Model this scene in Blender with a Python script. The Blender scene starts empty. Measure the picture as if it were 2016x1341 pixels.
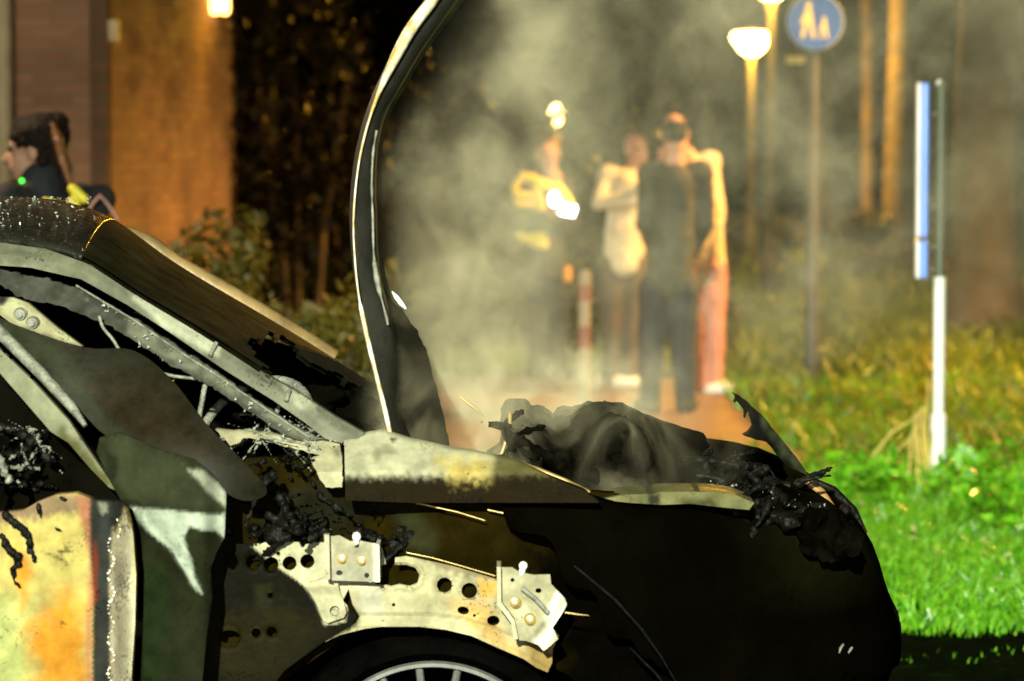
import bpy, bmesh, math, random
import numpy as np
from mathutils import Vector, Matrix, noise as mn
from mathutils.geometry import delaunay_2d_cdt
random.seed(7); np.random.seed(7)
sc = bpy.context.scene
COL = sc.collection
# ------------------------------------------------------------------ camera
F = 6000.0; CX, CY = 1008.0, 670.5; H = 1.57; PITCH = math.atan(375.5/F)
cd = bpy.data.cameras.new('camera'); cam = bpy.data.objects.new('camera', cd); COL.objects.link(cam)
cam.location = (0, 0, H); cam.rotation_euler = (math.pi/2-PITCH, 0, 0)
cd.sensor_width = 36; cd.lens = 36*F/2016; cd.clip_start = .05; cd.clip_end = 500
cd.dof.use_dof = True; cd.dof.focus_distance = 6.8; cd.dof.aperture_fstop = 3.7
sc.camera = cam
# ------------------------------------------------------------------ world (night sky)
w = bpy.data.worlds.new('World'); sc.world = w; w.use_nodes = True
nt = w.node_tree; bg = nt.nodes['Background']
sky = nt.nodes.new('ShaderNodeTexSky'); sky.sky_type = 'NISHITA'; sky.sun_disc = False
sky.sun_elevation = math.radians(-4); sky.sun_rotation = math.radians(200)
nt.links.new(sky.outputs[0], bg.inputs[0]); bg.inputs[1].default_value = .05
# ------------------------------------------------------------------ lights
def light(name, typ, loc, energy, color, radius=.1, target=None, cone=None, blend=.5):
    l = bpy.data.lights.new(name, typ); l.energy = energy; l.color = color
    if typ != 'SUN': l.shadow_soft_size = radius
    o = bpy.data.objects.new(name, l); COL.objects.link(o); o.location = loc
    if target is not None:
        o.rotation_euler = (Vector(target)-Vector(loc)).to_track_quat('-Z', 'Y').to_euler()
    if cone: l.spot_size = math.radians(cone); l.spot_blend = blend
    return o
# work light on a mast of the fire engine that stands behind the camera, to its left
light('work_light', 'SPOT', (-1.9, -13, 7.0), 62000, (.95, 1.0, .80), .12, (1.1, 8.2, .3), 21, .85)
light('camera_flash', 'SPOT', (.06, -.05, 1.73), 480, (.97, 1.0, .88), .03, (0.3, 8, 1.3), 40, .6)
SOD = (1.0, .50, .03)
sc.view_settings.view_transform = 'Standard'; sc.view_settings.look = 'None'
sc.view_settings.exposure = 0; sc.view_settings.gamma = 1
sc.cycles.use_denoising = True
sc.cycles.volume_step_rate = .35; sc.cycles.volume_max_steps = 128
sc.cycles.max_bounces = 6; sc.cycles.diffuse_bounces = 2; sc.cycles.glossy_bounces = 3
sc.cycles.volume_bounces = 0; sc.cycles.transparent_max_bounces = 12
sc.cycles.sample_clamp_indirect = 4
# ------------------------------------------------------------------ helpers
SP, CP = math.sin(PITCH), math.cos(PITCH)
def ray(px, py):
    a = (px-CX)/F; b = (CY-py)/F
    return (a, CP+b*SP, -SP+b*CP)
def at(px, py, Y):
    r = ray(px, py); k = Y/r[1]
    return Vector((r[0]*k, Y, H+r[2]*k))
def gnd(px, py, z=0.0):
    r = ray(px, py); k = (z-H)/r[2]
    return Vector((r[0]*k, r[1]*k, z))
def proj(p):
    x, y, z = p[0], p[1], p[2]-H
    f = y*CP - z*SP; u = y*SP + z*CP
    return (CX+F*x/f, CY-F*u/f)
def sm(a, b, x):
    t = max(0., min(1., (x-a)/(b-a))); return t*t*(3-2*t)
def tag(o, label=None, cat=None, group=None, kind=None):
    if label: o['label'] = label
    if cat: o['category'] = cat
    if group: o['group'] = group
    if kind: o['kind'] = kind
    return o
def empty(name, loc, label=None, cat=None, group=None):
    o = bpy.data.objects.new(name, None); COL.objects.link(o); o.location = loc; o.empty_display_size = .1
    return tag(o, label, cat, group)
def link(name, me, mat=None, parent=None, label=None):
    o = bpy.data.objects.new(name, me); COL.objects.link(o)
    if mat: me.materials.append(mat)
    if parent is not None:
        o.parent = parent
        loc = Vector(parent.location)
        q = parent.parent
        while q is not None: loc += Vector(q.location); q = q.parent
        o.location = (0, 0, 0)
        if loc.length > 0: me.transform(Matrix.Translation(-loc))
    if label: o['label'] = label
    return o
def frompy(name, v, f, mat=None, parent=None, smooth=False, label=None, cols=None):
    me = bpy.data.meshes.new(name); me.from_pydata([tuple(a) for a in v], [], [tuple(a) for a in f]); me.update()
    if smooth: me.polygons.foreach_set('use_smooth', [True]*len(me.polygons))
    if cols is not None:
        at_ = me.color_attributes.new('col', 'FLOAT_COLOR', 'POINT')
        at_.data.foreach_set('color', np.array([(c[0], c[1], c[2], 1) for c in cols], dtype=np.float32).ravel())
    return link(name, me, mat, parent, label)
def inside(x, y, P):
    c = False; j = len(P)-1
    for i in range(len(P)):
        xi, yi = P[i]; xj, yj = P[j]
        if (yi > y) != (yj > y) and x < (xj-xi)*(y-yi)/(yj-yi)+xi: c = not c
        j = i
    return c
def sdist(x, y, P):
    d = 1e9; j = len(P)-1
    for i in range(len(P)):
        ax, ay = P[j]; bx, by = P[i]; dx, dy = bx-ax, by-ay
        L = dx*dx+dy*dy
        t = 0 if L == 0 else max(0, min(1, ((x-ax)*dx+(y-ay)*dy)/L))
        d = min(d, math.hypot(x-ax-t*dx, y-ay-t*dy)); j = i
    return d if inside(x, y, P) else -d
def catmull(P, closed=True, n=5):
    out = []; N = len(P)
    rng = range(N) if closed else range(N-1)
    for i in rng:
        if closed: p0, p1, p2, p3 = P[i-1], P[i], P[(i+1) % N], P[(i+2) % N]
        else: p0, p1, p2, p3 = P[max(i-1, 0)], P[i], P[i+1], P[min(i+2, N-1)]
        for k in range(n):
            t = k/n
            out.append(tuple(.5*((2*b)+(-a+c)*t+(2*a-5*b+4*c-d)*t*t+(-a+3*b-3*c+d)*t**3) for a, b, c, d in zip(p0, p1, p2, p3)))
    if not closed: out.append(tuple(P[-1]))
    return out
def densify(P, res):
    out = []
    for i in range(len(P)):
        a, b = P[i], P[(i+1) % len(P)]
        n = max(1, int(math.hypot(b[0]-a[0], b[1]-a[1])/res))
        for k in range(n): out.append((a[0]+(b[0]-a[0])*k/n, a[1]+(b[1]-a[1])*k/n))
    return out
def ell(cx, cy, rx, ry=None, n=20, rot=0):
    ry = ry or rx
    return [(cx+rx*math.cos(t)*math.cos(rot)-ry*math.sin(t)*math.sin(rot), cy+rx*math.cos(t)*math.sin(rot)+ry*math.sin(t)*math.cos(rot)) for t in [2*math.pi*k/n for k in range(n)]]
def paint(base, layers):
    """colours of the sheet (paint, soot, ashes, rust) with some light and shade, layered by outline"""
    def f(x, y):
        c = list(base)
        n1 = mn.noise(Vector((x*.03, y*.03, 1.7))); n2 = mn.noise(Vector((x*.12, y*.12, 4.7)))
        for P, col, soft in layers:
            if P is None: a = sm(-.1, .5, n1)*.6
            else: a = sm(-soft, soft, sdist(x+n1*soft*.8, y+n2*soft*.8, P))
            c = [c[i]*(1-a)+col[i]*a for i in range(3)]
        k = 1+.25*n1+.15*n2
        return [max(.0005, q*k*.74) for q in c]
    return f
def sheet(name, outline, Y, thick, mat, parent, holes=(), res=8, col=None, smooth_outline=False, ragged=0, label=None, holesraw=()):
    P = catmull(outline) if smooth_outline else outline
    P = densify(P, res)
    if ragged:
        P = [(x+ragged*mn.noise(Vector((x*.08, y*.08, 3))), y+ragged*mn.noise(Vector((x*.08, y*.08, 9)))) for x, y in P]
    Hs = [ell(*h) for h in holes] + [densify(h, res) for h in holesraw]
    vs, es = [], []
    for loop in [P]+Hs:
        o = len(vs); vs += loop; es += [(o+i, o+(i+1) % len(loop)) for i in range(len(loop))]
    x0, x1 = min(p[0] for p in P), max(p[0] for p in P); y0, y1 = min(p[1] for p in P), max(p[1] for p in P)
    y = y0; row = 0
    while y < y1:
        x = x0+(res/2 if row % 2 else 0)
        while x < x1:
            if inside(x, y, P) and sdist(x, y, P) > res*.45 and all(sdist(x, y, h) < -res*.35 for h in Hs): vs.append((x, y))
            x += res
        y += res*.87; row += 1
    r = delaunay_2d_cdt([Vector(v) for v in vs], es, [], 0, 1e-5)
    V2 = [(v[0], v[1]) for v in r[0]]; Fs = []
    for f in r[2]:
        cx = sum(V2[i][0] for i in f)/len(f); cy = sum(V2[i][1] for i in f)/len(f)
        if inside(cx, cy, P) and not any(inside(cx, cy, h) for h in Hs): Fs.append(list(f))
    Yf = Y if callable(Y) else (lambda a, b: Y)
    front = [at(a, b, Yf(a, b)) for a, b in V2]
    n = len(front); back = [v+Vector((0, thick, 0)) for v in front]
    faces = []; cnt = {}
    for f in Fs:
        a, b, c = [front[i] for i in f[:3]]
        if (b-a).cross(c-a).y > 0: f.reverse()
        faces.append(f); faces.append([i+n for i in reversed(f)])
        for i in range(len(f)):
            e = (f[i], f[(i+1) % len(f)]); cnt[e] = 1
    for (a, b) in list(cnt):
        if (b, a) not in cnt: faces.append([b, a, a+n, b+n])
    used = sorted({i for f in faces for i in f}); mp = {u: k for k, u in enumerate(used)}
    allv = front+back; v = [allv[u] for u in used]; faces = [[mp[i] for i in f] for f in faces]
    cols = None
    if col:
        c2 = [col(a, b) for a, b in V2]; c2 = c2+c2; cols = [c2[u] for u in used]
    o = frompy(name, v, faces, mat, parent, True, label, cols)
    try: o.data.set_sharp_from_angle(angle=math.radians(40))
    except Exception: pass
    return o
def tube(pts, r, n=8, caps=True):
    """verts, faces of a tube; r is a number or a list"""
    pts = [Vector(p) for p in pts]; V, Fc = [], []
    prev = None
    for i, p in enumerate(pts):
        d = (pts[min(i+1, len(pts)-1)]-pts[max(i-1, 0)]).normalized()
        if prev is None: a = d.orthogonal().normalized()
        else: a = (prev-d*prev.dot(d)).normalized()
        prev = a; b = d.cross(a); rr = r[i] if isinstance(r, (list, tuple)) else r
        V += [p+(a*math.cos(2*math.pi*k/n)+b*math.sin(2*math.pi*k/n))*rr for k in range(n)]
    for i in range(len(pts)-1):
        for k in range(n):
            k2 = (k+1) % n; Fc.append([i*n+k, i*n+k2, (i+1)*n+k2, (i+1)*n+k])
    if caps:
        Fc.append(list(range(n))[::-1]); Fc.append([(len(pts)-1)*n+k for k in range(n)])
    return V, Fc
class MB:
    def __init__(s): s.v = []; s.f = []
    def add(s, V, Fc):
        o = len(s.v); s.v += [Vector(a) for a in V]; s.f += [[i+o for i in f] for f in Fc]; return s
    def tube(s, pts, r, n=8): return s.add(*tube(pts, r, n))
    def box(s, c, d, rz=0):
        c = Vector(c); R = Matrix.Rotation(rz, 3, 'Z')
        V = [c+R@Vector((x*d[0]/2, y*d[1]/2, z*d[2]/2)) for x in (-1, 1) for y in (-1, 1) for z in (-1, 1)]
        return s.add(V, [[0, 1, 3, 2], [4, 6, 7, 5], [0, 4, 5, 1], [2, 3, 7, 6], [0, 2, 6, 4], [1, 5, 7, 3]])
    def lathe(s, base, prof, n=24, axis='Z'):
        base = Vector(base); V = []
        for r, h in prof:
            for k in range(n):
                a = 2*math.pi*k/n
                if axis == 'Z': V.append(base+Vector((r*math.cos(a), r*math.sin(a), h)))
                elif axis == 'Y': V.append(base+Vector((r*math.cos(a), h, r*math.sin(a))))
        Fc = []
        for i in range(len(prof)-1):
            for k in range(n):
                k2 = (k+1) % n; q = [i*n+k, i*n+k2, (i+1)*n+k2, (i+1)*n+k]
                Fc.append(q if axis == 'Z' else q[::-1])
        return s.add(V, Fc)
    def build(s, name, mat, parent=None, smooth=True, label=None):
        o = frompy(name, s.v, s.f, mat, parent, smooth, label)
        try: o.data.set_sharp_from_angle(angle=math.radians(38))
        except Exception: pass
        return o
def organic(name, prims, mat, parent=None, voxel=.012, label=None, disp=0, dscale=20, smooth=3):
    """one continuous surface grown over tapered limbs (a, b, ra, rb) and ellipsoids (c, radii, rotation)"""
    bm = bmesh.new()
    for p in prims:
        if p[0] == 'e':
            _, c, rad, rot = p
            g = bmesh.ops.create_icosphere(bm, subdivisions=3, radius=1)
            M = Matrix.Translation(c)@(rot.to_4x4() if rot else Matrix())@Matrix.Diagonal((*rad, 1))
            bmesh.ops.transform(bm, matrix=M, verts=g['verts'])
        else:
            a, b, ra, rb = p; a = Vector(a); b = Vector(b)
            n = 12; d = (b-a); L = d.length
            if L < 1e-5: continue
            q = d.to_track_quat('Z', 'Y').to_matrix()
            prof = []
            for k in range(5): t = k/4*math.pi/2; prof.append((max(ra*math.sin(t), .0004), -ra*math.cos(t)))
            for k in range(1, 6): t = k/5*math.pi/2; prof.append((max(rb*math.cos(t), .0004), L+rb*math.sin(t)))
            rows = []
            for r, h in prof:
                rows.append([bm.verts.new(a+q@Vector((r*math.cos(2*math.pi*k/n), r*math.sin(2*math.pi*k/n), h))) for k in range(n)])
            for i in range(len(rows)-1):
                for k in range(n): bm.faces.new((rows[i][k], rows[i][(k+1) % n], rows[i+1][(k+1) % n], rows[i+1][k]))
            bm.faces.new(rows[0][::-1]); bm.faces.new(rows[-1])
    me = bpy.data.meshes.new(name); bm.to_mesh(me); bm.free()
    o = bpy.data.objects.new('tmp', me); COL.objects.link(o)
    m = o.modifiers.new('r', 'REMESH'); m.mode = 'VOXEL'; m.voxel_size = voxel; m.use_smooth_shade = True
    s = o.modifiers.new('s', 'SMOOTH'); s.iterations = smooth; s.factor = .5
    dg = bpy.context.evaluated_depsgraph_get()
    nm = bpy.data.meshes.new_from_object(o.evaluated_get(dg))
    bpy.data.objects.remove(o); bpy.data.meshes.remove(me); nm.name = name
    if disp:
        for v in nm.vertices:
            v.co += v.normal*disp*(mn.noise(v.co*dscale)+.6*mn.noise(v.co*dscale*2.7))
    nm.materials.clear()
    return link(name, nm, mat, parent, label)
# ------------------------------------------------------------------ materials
def mat_new(name):
    m = bpy.data.materials.new(name); m.use_nodes = True
    t = m.node_tree; b = t.nodes['Principled BSDF']; return m, t, b
def N(t, typ, **kw):
    n = t.nodes.new(typ)
    for k, v in kw.items():
        if k in n.inputs.keys(): n.inputs[k].default_value = v
        else: setattr(n, k, v)
    return n
def ramp(t, fac, stops):
    r = t.nodes.new('ShaderNodeValToRGB'); t.links.new(fac, r.inputs[0])
    while len(r.color_ramp.elements) < len(stops): r.color_ramp.elements.new(.5)
    for e, (p, c) in zip(r.color_ramp.elements, stops): e.position = p; e.color = (*c, 1)
    return r.outputs[0]
def plain(name, color, rough=.6, metal=0, var=.25, scale=8, bump=0, bscale=60, color2=None, spec=.5, emit=None, es=0):
    m, t, b = mat_new(name)
    tc = N(t, 'ShaderNodeTexCoord'); no = N(t, 'ShaderNodeTexNoise', Scale=scale, Detail=5.0)
    t.links.new(tc.outputs['Object'], no.inputs['Vector'])
    c2 = color2 or tuple(c*(1-var) for c in color)
    t.links.new(ramp(t, no.outputs[0], [(.35, c2), (.65, color)]), b.inputs['Base Color'])
    b.inputs['Roughness'].default_value = rough; b.inputs['Metallic'].default_value = metal
    b.inputs['Specular IOR Level'].default_value = spec
    if bump:
        n2 = N(t, 'ShaderNodeTexNoise', Scale=bscale, Detail=4.0); t.links.new(tc.outputs['Object'], n2.inputs['Vector'])
        bp = N(t, 'ShaderNodeBump', Strength=bump, Distance=.01); t.links.new(n2.outputs[0], bp.inputs['Height'])
        t.links.new(bp.outputs[0], b.inputs['Normal'])
    if emit: b.inputs['Emission Color'].default_value = (*emit, 1); b.inputs['Emission Strength'].default_value = es
    return m
def burnt(name, rough=(.35, .75), metal=.0, bump=.3, bscale=90, speck=.5, sscale=160, wet=0, spec=.5, rust=0):
    """scorched sheet metal: colour from the sheet, dust, dark specks, blistered surface, beads of water"""
    m, t, b = mat_new(name); L = t.links.new
    tc = N(t, 'ShaderNodeTexCoord'); ac = N(t, 'ShaderNodeAttribute', attribute_name='col')
    n1 = N(t, 'ShaderNodeTexNoise', Scale=14.0, Detail=8.0, Roughness=.65); L(tc.outputs['Object'], n1.inputs['Vector'])
    mul = N(t, 'ShaderNodeMix', data_type='RGBA', blend_type='MULTIPLY'); mul.inputs[0].default_value = 1
    L(ac.outputs['Color'], mul.inputs[6]); L(ramp(t, n1.outputs[0], [(.3, (.62, .60, .56)), (.7, (1.15, 1.12, 1.05))]), mul.inputs[7])
    n2 = N(t, 'ShaderNodeTexNoise', Scale=float(sscale), Detail=3.0); L(tc.outputs['Object'], n2.inputs['Vector'])
    n3 = N(t, 'ShaderNodeTexNoise', Scale=9.0, Detail=2.0); L(tc.outputs['Object'], n3.inputs['Vector'])
    mm = N(t, 'ShaderNodeMath', operation='MULTIPLY'); L(n2.outputs[0], mm.inputs[0]); L(n3.outputs[0], mm.inputs[1])
    sp = ramp(t, mm.outputs[0], [(.35, (1, 1, 1)), (.40, (1-speck,)*3)])
    mul2 = N(t, 'ShaderNodeMix', data_type='RGBA', blend_type='MULTIPLY'); mul2.inputs[0].default_value = 1
    src = mul.outputs[2]
    if rust:
        n5 = N(t, 'ShaderNodeTexNoise', Scale=22.0, Detail=7.0, Roughness=.7); L(tc.outputs['Object'], n5.inputs['Vector'])
        mr = N(t, 'ShaderNodeMix', data_type='RGBA', blend_type='MULTIPLY'); mr.inputs[0].default_value = rust
        L(src, mr.inputs[6]); L(ramp(t, n5.outputs[0], [(.44, (1, 1, 1)), (.62, (.62, .42, .22))]), mr.inputs[7]); src = mr.outputs[2]
    L(src, mul2.inputs[6]); L(sp, mul2.inputs[7]); L(mul2.outputs[2], b.inputs['Base Color'])
    b.inputs['Metallic'].default_value = metal; b.inputs['Specular IOR Level'].default_value = spec
    L(ramp(t, n1.outputs[0], [(.3, (rough[0],)*3), (.7, (rough[1],)*3)]), b.inputs['Roughness'])
    n4 = N(t, 'ShaderNodeTexNoise', Scale=float(bscale), Detail=5.0); L(tc.outputs['Object'], n4.inputs['Vector'])
    bp = N(t, 'ShaderNodeBump', Strength=bump, Distance=.004); L(n4.outputs[0], bp.inputs['Height'])
    last = bp
    if wet:
        vo = N(t, 'ShaderNodeTexVoronoi', Scale=130.0); vo.inputs['Randomness'].default_value = 1
        L(tc.outputs['Object'], vo.inputs['Vector'])
        dr = ramp(t, vo.outputs['Distance'], [(.0, (1, 1, 1)), (.33, (0, 0, 0))])
        bp2 = N(t, 'ShaderNodeBump', Strength=wet, Distance=.004); L(dr, bp2.inputs['Height']); L(bp.outputs[0], bp2.inputs['Normal']); last = bp2
    L(last.outputs[0], b.inputs['Normal'])
    return m
M = {}
M['pale'] = burnt('scorched_bare_metal', (.5, .75), .0, .25, 70, .55, 150, spec=.03, rust=.2)
M['dark'] = burnt('charred_metal', (.4, .75), .0, .5, 60, .3, 90, spec=.06)
M['gloss'] = burnt('sooty_wet_panel', (.3, .6), .0, .15, 40, .2, 90, spec=.10)
M['nose'] = burnt('charred_bumper', (.5, .8), .0, .4, 30, .2, 90, spec=.0)
M['soot'] = burnt('matt_soot', (.4, .8), .0, .5, 40, .3, 90, spec=.0)
M['roof'] = burnt('sooty_wet_roof', (.12, .35), .0, .5, 55, .3, 90, wet=.9)
M['char'] = plain('char', (.0028, .0024, .0014), .7, .0, .6, 12, .5, 50, spec=.0)
M['wetchar'] = plain('wet_char', (.004, .0035, .0025), .55, .0, .6, 12, 1.0, 45, spec=.10)
M['rubber'] = plain('burnt_rubber', (.0015, .0015, .0012), .8, 0, .5, 20, .6, 60, spec=.0)
M['alloy'] = plain('dull_alloy', (.085, .085, .075), .6, .0, .4, 15, .2, 80)
M['bolt'] = plain('brass_bolt', (.45, .32, .12), .35, .6, .3, 60)
M['white_paint'] = plain('white_paint', (.8, .82, .76), .4, 0, .1, 30)
M['steel'] = plain('galvanised_steel', (.70, .72, .68), .38, .25, .3, 14, .1, 50)
M['ashmetal'] = plain('ashy_metal', (.17, .17, .13), .6, .0, .6, 40, .5, 120)
# ------------------------------------------------------------------ ground
def ground_mat(name, stops, scale, rough=.8, bump=.6, bscale=30):
    m, t, b = mat_new(name); L = t.links.new
    tc = N(t, 'ShaderNodeTexCoord'); no = N(t, 'ShaderNodeTexNoise', Scale=scale, Detail=8.0, Roughness=.7)
    L(tc.outputs['Object'], no.inputs['Vector']); L(ramp(t, no.outputs[0], stops), b.inputs['Base Color'])
    b.inputs['Roughness'].default_value = rough
    n2 = N(t, 'ShaderNodeTexNoise', Scale=bscale, Detail=6.0); L(tc.outputs['Object'], n2.inputs['Vector'])
    bp = N(t, 'ShaderNodeBump', Strength=bump, Distance=.03); L(n2.outputs[0], bp.inputs['Height']); L(bp.outputs[0], b.inputs['Normal'])
    return m
M['soil'] = ground_mat('soil_and_moss', [(.3, (.008, .014, .003)), (.5, (.02, .04, .005)), (.7, (.04, .08, .01))], 3.0)
M['asphalt'] = ground_mat('shaded_asphalt', [(.3, (.002, .003, .0015)), (.55, (.004, .007, .002)), (.75, (.012, .022, .004))], 9.0, .85, .8, 60)
M['asphalt'].node_tree.nodes['Principled BSDF'].inputs['Specular IOR Level'].default_value = .0
M['soil'].node_tree.nodes['Principled BSDF'].inputs['Specular IOR Level'].default_value = .0
g = frompy('ground', [(-150, -60, 0), (150, -60, 0), (150, 220, 0), (-150, 220, 0)], [[0, 1, 2, 3]], M['soil']); tag(g, 'dark earth under the grass', kind='structure')
g = frompy('road', [(-60, -40, .004), (60, -40, .004), (60, 9.95, .004), (-60, 9.95, .004)], [[0, 1, 2, 3]], M['asphalt']); tag(g, 'shade-darkened road under the burnt car', kind='structure')  # near-black colour also carries the car's shadow on the near ground
m, t, b = mat_new('brick_path'); L = t.links.new
tc = N(t, 'ShaderNodeTexCoord'); br = N(t, 'ShaderNodeTexBrick', Scale=5.0, **{'Mortar Size': .015})
br.inputs['Color1'].default_value = (.21, .13, .07, 1); br.inputs['Color2'].default_value = (.13, .08, .04, 1); br.inputs['Mortar'].default_value = (.12, .09, .06, 1)
L(tc.outputs['Object'], br.inputs['Vector']); L(br.outputs[0], b.inputs['Base Color']); b.inputs['Roughness'].default_value = .75
PATH = [(-400, 745), (900, 738), (1380, 745), (1440, 790), (1520, 865), (1580, 885), (1640, 897), (1650, 915), (1560, 928), (1300, 925), (700, 925), (-400, 925)]
p3 = [gnd(x, y, .008) for x, y in PATH]
me = bpy.data.meshes.new('path'); me.from_pydata([tuple(p) for p in p3], [], [list(range(len(p3)))[::-1]]); me.update()
tag(link('path', me, m), 'reddish brick footpath crossing behind the car', kind='structure')
# grass blades
def grass(name, zones, label, mat):
    V = []; Fc = []; n0 = 0; vv = []; ff = []
    pathP = [(p.x, p.y) for p in p3]
    for (x0, x1, y0, y1, cnt, hgt, wid) in zones:
        xs = np.random.uniform(x0, x1, cnt); ys = np.random.uniform(y0, y1, cnt)
        for x, y in zip(xs, ys):
            if inside(x, y, pathP): continue
            k = mn.noise(Vector((x*1.3, y*1.3, 0))); h = hgt*(.6+.9*random.random())*(1+.7*k)
            if k < -.42: continue
            a = random.uniform(0, 6.283); l = random.uniform(.2, 1.1)*h; wd = wid*random.uniform(.6, 1.3)
            ca, sa = math.cos(a), math.sin(a); b_ = random.uniform(0, 6.283); dx, dy = math.cos(b_)*wd, math.sin(b_)*wd
            o = len(vv)
            vv += [(x-dx, y-dy, 0), (x+dx, y+dy, 0), (x+dx*.7+ca*l*.35, y+dy*.7+sa*l*.35, h*.6), (x-dx*.7+ca*l*.35, y-dy*.7+sa*l*.35, h*.6), (x+ca*l, y+sa*l, h*.95)]
            ff += [(o, o+1, o+2, o+3), (o+3, o+2, o+4)]
    o = frompy(name, vv, ff, mat); return tag(o, label, 'grass', kind='stuff')
def leafmat(name, c1, c2, scale=2.0, rough=.5, trans=.3, c3=None):
    m, t, b = mat_new(name); L = t.links.new
    tc = N(t, 'ShaderNodeTexCoord'); no = N(t, 'ShaderNodeTexNoise', Scale=scale, Detail=3.0)
    L(tc.outputs['Object'], no.inputs['Vector']); c = ramp(t, no.outputs[0], [(.35, c1), (.6, c2)]+([(.72, c3)] if c3 else [])); L(c, b.inputs['Base Color'])
    b.inputs['Roughness'].default_value = rough
    tr = N(t, 'ShaderNodeBsdfTranslucent'); L(c, tr.inputs[0]); mx = N(t, 'ShaderNodeMixShader'); mx.inputs[0].default_value = trans
    L(b.outputs[0], mx.inputs[1]); L(tr.outputs[0], mx.inputs[2]); L(mx.outputs[0], t.nodes['Material Output'].inputs[0])
    return m
M['grass'] = leafmat('grass_blades', (.03, .17, .004), (.18, .52, .018), 28.0, .35, c3=(.34, .44, .07))
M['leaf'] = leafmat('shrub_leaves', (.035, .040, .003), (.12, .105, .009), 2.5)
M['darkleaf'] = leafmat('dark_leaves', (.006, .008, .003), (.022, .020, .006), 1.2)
M['sodium_grass'] = leafmat('sodium_lit_blades', (.05, .08, .004), (.17, .22, .010), .7)  # olive cast of the sodium light mixed into the far lawn's blades
grass('rough_grass', [(-1.5, 7, 14.6, 19, 22000, .13, .012), (-2, 9, 19, 32, 22000, .15, .02), (-2, 14, 32, 60, 9000, .22, .05)], 'olive rough grass of the lawn beyond the footpath', M['sodium_grass'])
grass('grass', [(-1.0, 5.5, 10.0, 13.5, 52000, .085, .0045), (-1.5, 6.5, 13.5, 16.5, 16000, .11, .009), (-1.5, 6.5, 16.5, 20, 7000, .11, .011),
      (-1, 5.5, 9.2, 10.0, 900, .022, .003), (-1, 5.5, 9.85, 10.0, 2500, .06, .004), (-1, 5.5, 9.72, 10.0, 3500, .05, .004)], 'lush green grass verge beyond the burnt car', M['grass'])
# ------------------------------------------------------------------ BURNT CAR
car = empty('burnt_car', (0, 7.0, 0), 'burnt out car seen side on with its bonnet raised and doors scorched', 'car')
U = Vector((-.05, 1, 0))                                    # across the car, away from the camera
def far(p, w): return Vector(p)+U*w
CREAM = (.36, .36, .25); OLIVE = (.045, .045, .022); SOOT = (.012, .010, .007); GREY = (.10, .11, .085)
def Yb(px, py):                                             # body side: leans inwards above the belt line
    z = 1.57-(py-295)/1000
    return 6.0+.31*((z-.95)+math.sqrt((z-.95)**2+.01))-.012+.05*(px-CX)/1000+max(0, .95-z)*.02
# --- roof and windscreen, one surface each, crowned across the car
def crownf(px): return .075-.049*sm(20, 430, px)
CUR = catmull([(-420, 500, 6.42), (-200, 474, 6.40), (0, 480, 6.36), (80, 490, 6.335), (160, 513, 6.31), (270, 582, 6.27), (400, 660, 6.22), (560, 765, 6.17), (700, 862, 6.13)], False, 16)
def wid(px): return 1.26+.3*sm(150, 800, px)
def loft(name, near, wfun, crown, mat, colf, nv=40, keep=None, thick=.01, lean=0, parent=car):
    near = CUR[:near] if near > 0 else CUR[-near:]
    V, Cc, Fc = [], [], []
    for i, (px, py, Y) in enumerate(near):
        a = at(px, py, Y); wd = wid(px); cr = crownf(px)
        for k in range(nv+1):
            s = k/nv; p = far(a, wd*s); q = 1-(2*s-1)**2
            p.z += cr*q; p.x += .03*sm(150, 700, px)*q
            V.append(p); Cc.append(colf(*proj(p), s))
    n1 = nv+1
    for i in range(len(near)-1):
        for k in range(nv):
            f = [i*n1+k, i*n1+k+1, (i+1)*n1+k+1, (i+1)*n1+k]
            if keep:
                c = sum((V[j] for j in f), Vector())/4
                if not keep(*proj(c), k/nv): continue
            Fc.append(f)
    o = frompy(name, V, Fc, mat, parent, True, None, Cc)
    md = o.modifiers.new('thickness', 'SOLIDIFY'); md.thickness = thick; md.offset = -1; md.use_rim = name == 'roof'
    return o
rc = lambda x, y, s: [c*(1+.4*mn.noise(Vector((x*.05, y*.05, 0)))) for c in (.012, .013, .009)]
loft('roof', 65, None, .075, M['roof'], rc)
HOLE = [(480, 680), (520, 665), (570, 675), (600, 720), (690, 760), (745, 800), (775, 870), (690, 870), (600, 800), (520, 740)]
wc = lambda x, y, s: [c*(1+.4*mn.noise(Vector((x*.02, y*.02, 2)))) for c in (.011, .011, .004)]
loft('windscreen', -64, None, None, M['gloss'], wc, 100,
     keep=lambda x, y, s: not inside(x+12*mn.noise(Vector((x*.06, y*.06, 0))), y+12*mn.noise(Vector((x*.06, y*.06, 5))), HOLE), lean=.03)
for (ax_, ay_, s0, s1, mt) in [(62, 487, .02, .98, 'dark'), (62, 487, .38, .6, 'bolt'), (160, 513, .62, .85, 'bolt'), (160, 513, .05, .6, 'dark')]:
    pts = []
    for k in range(13):
        s = s0+(s1-s0)*k/12; p = far(at(ax_, ay_, 6.345-.00012*(ax_-62)*3), wid(ax_)*s); p.z += crownf(ax_)*(1-(2*s-1)**2)+.003; pts.append(p)
    MB().tube(pts, .002, 6).build('roof_seam', M[mt], car)
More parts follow.
